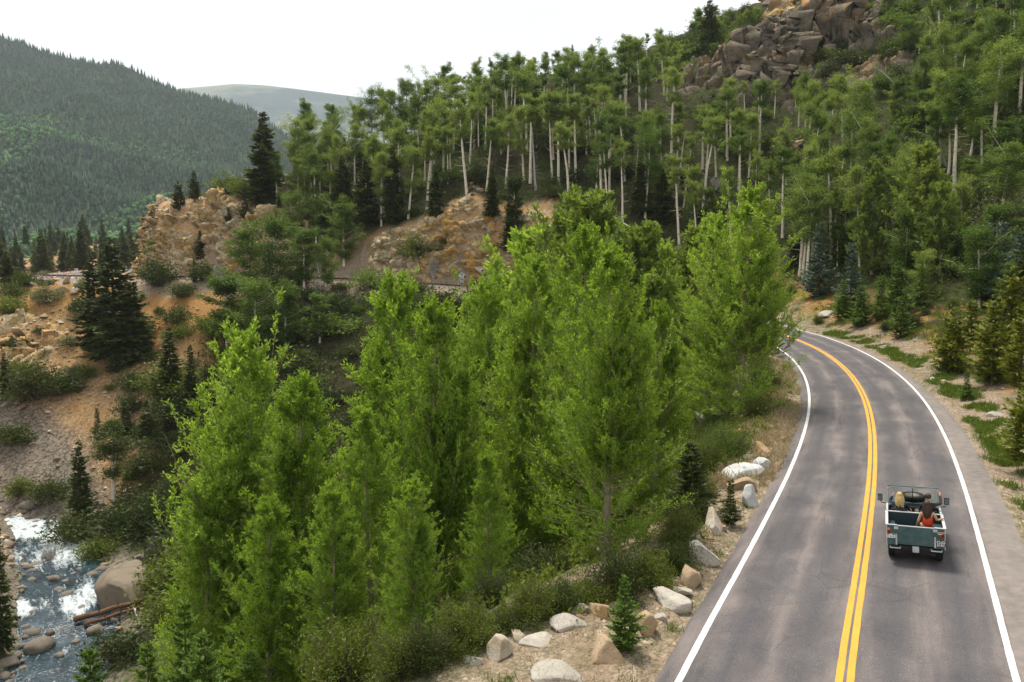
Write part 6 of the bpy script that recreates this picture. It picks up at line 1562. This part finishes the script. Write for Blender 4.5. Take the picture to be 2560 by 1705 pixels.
# folded striped blankets in the load bed
t = NT('striped blanket'); wv = t.n.new('ShaderNodeTexWave'); wv.inputs['Scale'].default_value = 3.0; wv.bands_direction = 'X'; t.l.new(t.coord(), wv.inputs['Vector'])
t.set(t.ramp(wv.outputs['Fac'], [(.0, (.75, .72, .68)), (.55, (.75, .72, .68)), (.62, (.35, .10, .08)), (.85, (.25, .25, .28)), (.95, (.75, .72, .68))]), .9); M_blan = t.m
CM = Matrix.Translation(car.location) @ car.rotation_euler.to_matrix().to_4x4() @ Matrix.Scale(CS, 4)
for x, lab in ((-.60, 'folded striped blanket against the left side of the car bed'), (-.40, 'folded striped blanket standing nearer the middle of the car bed')):
    e = MB().box(-.08, .08, -.20, .20, 0, .30, .04).build('folded_blanket', M_blan); e.matrix_world = CM @ Matrix.Translation((x, -1.45, .745)); tag(e, lab, 'blanket', 'blankets in the car bed')

# ------------------------------------------------------------------ people
def skin_mesh(name, pts, edges, radii, mat, parent, root=0, sub=1):
    me = bpy.data.meshes.new(name); me.from_pydata(pts, edges, []); o = bpy.data.objects.new(name, me); col.objects.link(o)
    if parent: o.parent = parent
    m = o.modifiers.new('Skin', 'SKIN'); m.use_smooth_shade = True; m.branch_smoothing = .3
    lay = me.skin_vertices[0].data if me.skin_vertices else None
    for i, rr_ in enumerate(radii):
        lay[i].radius = rr_ if isinstance(rr_, tuple) else (rr_, rr_); lay[i].use_root = (i == root)
    s2 = o.modifiers.new('Sub', 'SUBSURF'); s2.levels = sub; s2.render_levels = sub
    me.materials.append(mat); return o
def skinmat(name, c):
    t = NT(name); t.set(t.ramp(t.noise(t.coord(), 9, 3), [(.3, tuple(v * .92 for v in c)), (.7, c)]), .5, 0, .35); t.b.inputs['Subsurface Weight'].default_value = .12; return t.m
def hairmat(name, stops):
    t = NT(name); t.set(t.ramp(t.noise(t.mapping(t.coord(), (14, 14, 2.5)), 3, 4), stops), .5, 0, .4); return t.m
def person(label, hip, top, head, sh, elb, hand, knee, foot, skinc, clothes, hair, sleeves, turn=0.0, legs=None):
    """joints in car coordinates. elb, hand, knee, foot: (left, right)"""
    V = Vector; hip, top, head = V(hip), V(top), V(head); o0 = V((hip.x, hip.y, hip.z - .1))
    root = empty('person'); root.matrix_world = CM @ Matrix.Translation(o0)
    P, E, Rr = [], [], []
    def add(p, rad, par=None):
        P.append(tuple(V(p) - o0)); Rr.append(rad)
        if par is not None: E.append((par, len(P) - 1))
        return len(P) - 1
    h = add(hip, (.15, .115)); w = add(hip.lerp(top, .42), (.125, .095), h); c = add(hip.lerp(top, .8), (.15, .105), w); n0 = add(top, (.075, .065), c)
    ct = math.cos(turn), math.sin(turn); fwd = V((-ct[1], ct[0], 0)); sd = V((ct[0], ct[1], 0))
    nk = add(top.lerp(head, .45), (.052, .052), n0); j_ = add(head + fwd * .02 + V((0, 0, -.05)), (.072, .078), nk); sk = add(head + V((0, 0, .045)), (.082, .092), j_); add(head + V((0, 0, .10)), (.055, .062), sk)
    add(head + fwd * .108 + V((0, 0, -.02)), (.014, .016), j_)                   # nose
    for s in (-1, 1): add(head + sd * .088 * s + V((0, 0, -.01)), (.016, .02), j_)   # ears
    for q, s in ((0, -1), (1, 1)):
        a = add(V(sh[q]), .056, c); e = add(V(elb[q]), .042, a); f = add(V(hand[q]).lerp(V(elb[q]), .22), .030, e); pm = add(hand[q], (.036, .020), f)
        d = (V(hand[q]) - V(elb[q])).normalized(); u = d.cross(V((0, 0, 1)) if abs(d.z) < .9 else V((1, 0, 0))).normalized()
        for k_, (o_, l_) in enumerate(((-.028, .062), (-.010, .072), (.009, .068), (.027, .055))):
            m1 = add(V(hand[q]) + u * o_ + d * l_ * .62, .0095, pm); add(V(hand[q]) + u * o_ * 1.05 + d * l_ + V((0, 0, -.022)), .008, m1)
        th = add(V(hand[q]) - u * s * .045 + d * .006, .011, pm); add(V(hand[q]) - u * s * .052 + d * .038, .009, th)
        l = add(hip + sd * .09 * s + V((0, 0, -.03)), .095, h); k_ = add(knee[q], .062, l); an = add(V(foot[q]) + V((0, 0, .07)), .042, k_); add(V(foot[q]) + fwd * .16 + V((0, 0, .02)), (.04, .028), an)
    skin_mesh('body', P, E, Rr, skinc, root)
    for nm, mat, segs in clothes:
        p2, e2, r2 = [], [], []
        for chain in segs:
            pr_ = None
            for q, rad in chain:
                key = tuple(round(v_, 4) for v_ in (V(q) - o0))
                if key in p2: i_ = p2.index(key)
                else: p2.append(key); r2.append(rad); i_ = len(p2) - 1
                if pr_ is not None and pr_ != i_: e2.append((pr_, i_))
                pr_ = i_
        skin_mesh(nm, p2, e2, r2, mat, root)
    hm, length, back = hair
    acc = Acc(); rr = np.random.default_rng(int(abs(head.x) * 1000)); hc = np.array(head - o0); bk = -np.array(fwd)
    # cap of hair over the skull, then locks that hang from it
    Vh, Fh = ICO[3]; q = Vh.copy(); nose = q @ np.array(fwd)
    q = q * np.array([.098, .104, .108]); keep_ = ~((nose > .42) & (Vh[:, 2] < .35)) & (Vh[:, 2] > -.65)
    fk = np.array([f for f in Fh if all(keep_[i] for i in f)])
    acc.V.append(q + hc + np.array([0, 0, .035]) + bk * .012); tris = fk + acc.n; acc.n += len(q)
    if length > 0:
        m = 110; a = rr.uniform(-1.9, 1.9, m); base_ang = math.atan2(bk[1], bk[0])
        st = hc + np.stack([np.cos(base_ang + a) * .085, np.sin(base_ang + a) * .088, .06 - .05 * rr.uniform(size=m)], 1)
        en = st + np.stack([np.cos(base_ang + a * .55) * .045, np.sin(base_ang + a * .55) * .045, -length * rr.uniform(.7, 1.05, m)], 1) + bk * (.03 + back)
        md = (st + en) / 2 + np.stack([np.cos(base_ang + a) * .03, np.sin(base_ang + a) * .03, np.zeros(m)], 1)
        acc.tubes(np.stack([st, md, en], 1), np.tile([.016, .017, .005], (m, 1)), 5)
    Vv = np.concatenate(acc.V); o = mesh_obj('hair', Vv, acc.F + [tris], hm, root, True); tag(root, label, 'person', 'people riding in the car'); return root
SK1 = skinmat('tanned skin', (.46, .25, .15)); SK2 = skinmat('fair skin', (.55, .33, .23))
H_bl = hairmat('blonde hair', [(.3, (.36, .24, .08)), (.7, (.62, .46, .20))]); H_br = hairmat('dark brown hair', [(.3, (.018, .010, .007)), (.7, (.06, .032, .02))]); H_dk = hairmat('dark short hair', [(.3, (.02, .013, .01)), (.7, (.05, .03, .02))])
C_red = plain('red dress cloth', (.62, .055, .018), .8); C_navy = plain('navy jacket cloth', (.030, .036, .070), .85); C_dark = plain('dark brown shirt', (.050, .026, .030), .85); C_jean = plain('dark trousers', (.03, .032, .042), .9); C_khaki = plain('khaki trousers', (.42, .26, .09), .9)
def top_chain(hip, top, sh, elb, hand, rad, full):
    hip, top = Vector(hip), Vector(top); segs = [[(hip + Vector((0, 0, .02)), (.165, .13)), (hip.lerp(top, .42), (.140, .112)), (hip.lerp(top, .8), (.165, .122)), (top - Vector((0, 0, .01)), (.082, .075))]]
    for q in (0, 1):
        ch = [(hip.lerp(top, .8), (.165, .122)), (Vector(sh[q]), .068), (Vector(sh[q]).lerp(Vector(elb[q]), .95), .055)]
        if full: ch.append((Vector(elb[q]).lerp(Vector(hand[q]), .78), .042))
        segs.append(ch)
    return segs
def leg_chain(hip, knee, foot):
    hip = Vector(hip); return [[(hip + Vector((0, 0, -.02)), (.162, .125)), (hip + Vector((s * .09, 0, -.03)), .104), (Vector(knee[q]), .075), (Vector(foot[q]) + Vector((0, 0, .1)), .055)] for q, s in ((0, -1), (1, 1))]
# blonde passenger, hand at her forehead
hip, top = (-.40, -.14, 1.02), (-.40, -.17, 1.48); sh = ((-.57, -.16, 1.43), (-.23, -.16, 1.43)); el = ((-.69, .05, 1.42), (-.16, .06, 1.22)); ha = ((-.58, .05, 1.66), (-.08, .20, 1.10)); kn = ((-.50, .26, .98), (-.32, .26, .98)); ft = ((-.50, .36, .58), (-.32, .36, .58))
person('person with long blonde hair in a navy jacket in the left front seat, hand raised', hip, top, (-.40, -.12, 1.66), sh, el, ha, kn, ft, SK2, [('jacket', C_navy, top_chain(hip, top, sh, el, ha, 1, True)), ('trousers', C_jean, leg_chain(hip, kn, ft))], (H_bl, .36, .05), -.25)
# driver, arm out over the windscreen frame
hip, top = (.42, -.14, 1.02), (.43, -.16, 1.50); sh = ((.26, -.14, 1.45), (.60, -.14, 1.45)); el = ((.22, .04, 1.25), (.80, .10, 1.44)); ha = ((.33, .12, 1.24), (.775, .40, 1.70)); kn = ((.30, .27, .98), (.50, .27, .98)); ft = ((.30, .38, .58), (.50, .38, .58))
person('person with short dark hair in a dark shirt at the wheel, looking left', hip, top, (.42, -.12, 1.68), sh, el, ha, kn, ft, SK2, [('shirt', C_dark, top_chain(hip, top, sh, el, ha, 1, True)), ('trousers', C_khaki, leg_chain(hip, kn, ft))], (H_dk, 0, 0), .75)
# passenger in red in the load bed, holding the side
hip, top = (.36, -1.12, 1.04), (.36, -1.05, 1.50); sh = ((.19, -1.06, 1.44), (.53, -1.06, 1.44)); el = ((.10, -1.15, 1.18), (.62, -1.12, 1.24)); ha = ((.06, -1.02, 1.02), (.765, -.98, 1.27)); kn = ((.20, -.72, .98), (.48, -.72, .98)); ft = ((.22, -.70, .76), (.46, -.70, .76))
seg = [[(Vector(hip) + Vector((0, 0, -.06)), (.20, .16)), (Vector(hip).lerp(Vector(top), .42), (.155, .122)), (Vector(hip).lerp(Vector(top), .80), (.172, .126))]] + leg_chain(hip, kn, ((.21, -.72, .80), (.47, -.72, .80)))
person('person with long dark hair in a red sleeveless dress sitting in the car bed', hip, top, (.35, -.99, 1.68), sh, el, ha, kn, ft, SK1, [('dress', C_red, seg)], (H_br, .46, .04), .15)

# ================================================================== HAZE
t = NT('mountain haze'); t.n.remove(t.b)
vol = t.n.new('ShaderNodeVolumePrincipled'); vol.inputs['Color'].default_value = (.80, .90, 1.0, 1); vol.inputs['Density'].default_value = HAZE; vol.inputs['Anisotropy'].default_value = .35
t.l.new(vol.outputs['Volume'], t.out.inputs['Volume'])
q = MB(); q.box(-6600, 6600, -2600, 8100, -36, 1700); hz = q.build('haze', t.m)
tag(hz, 'thin pale haze filling the valley air', kind='stuff')
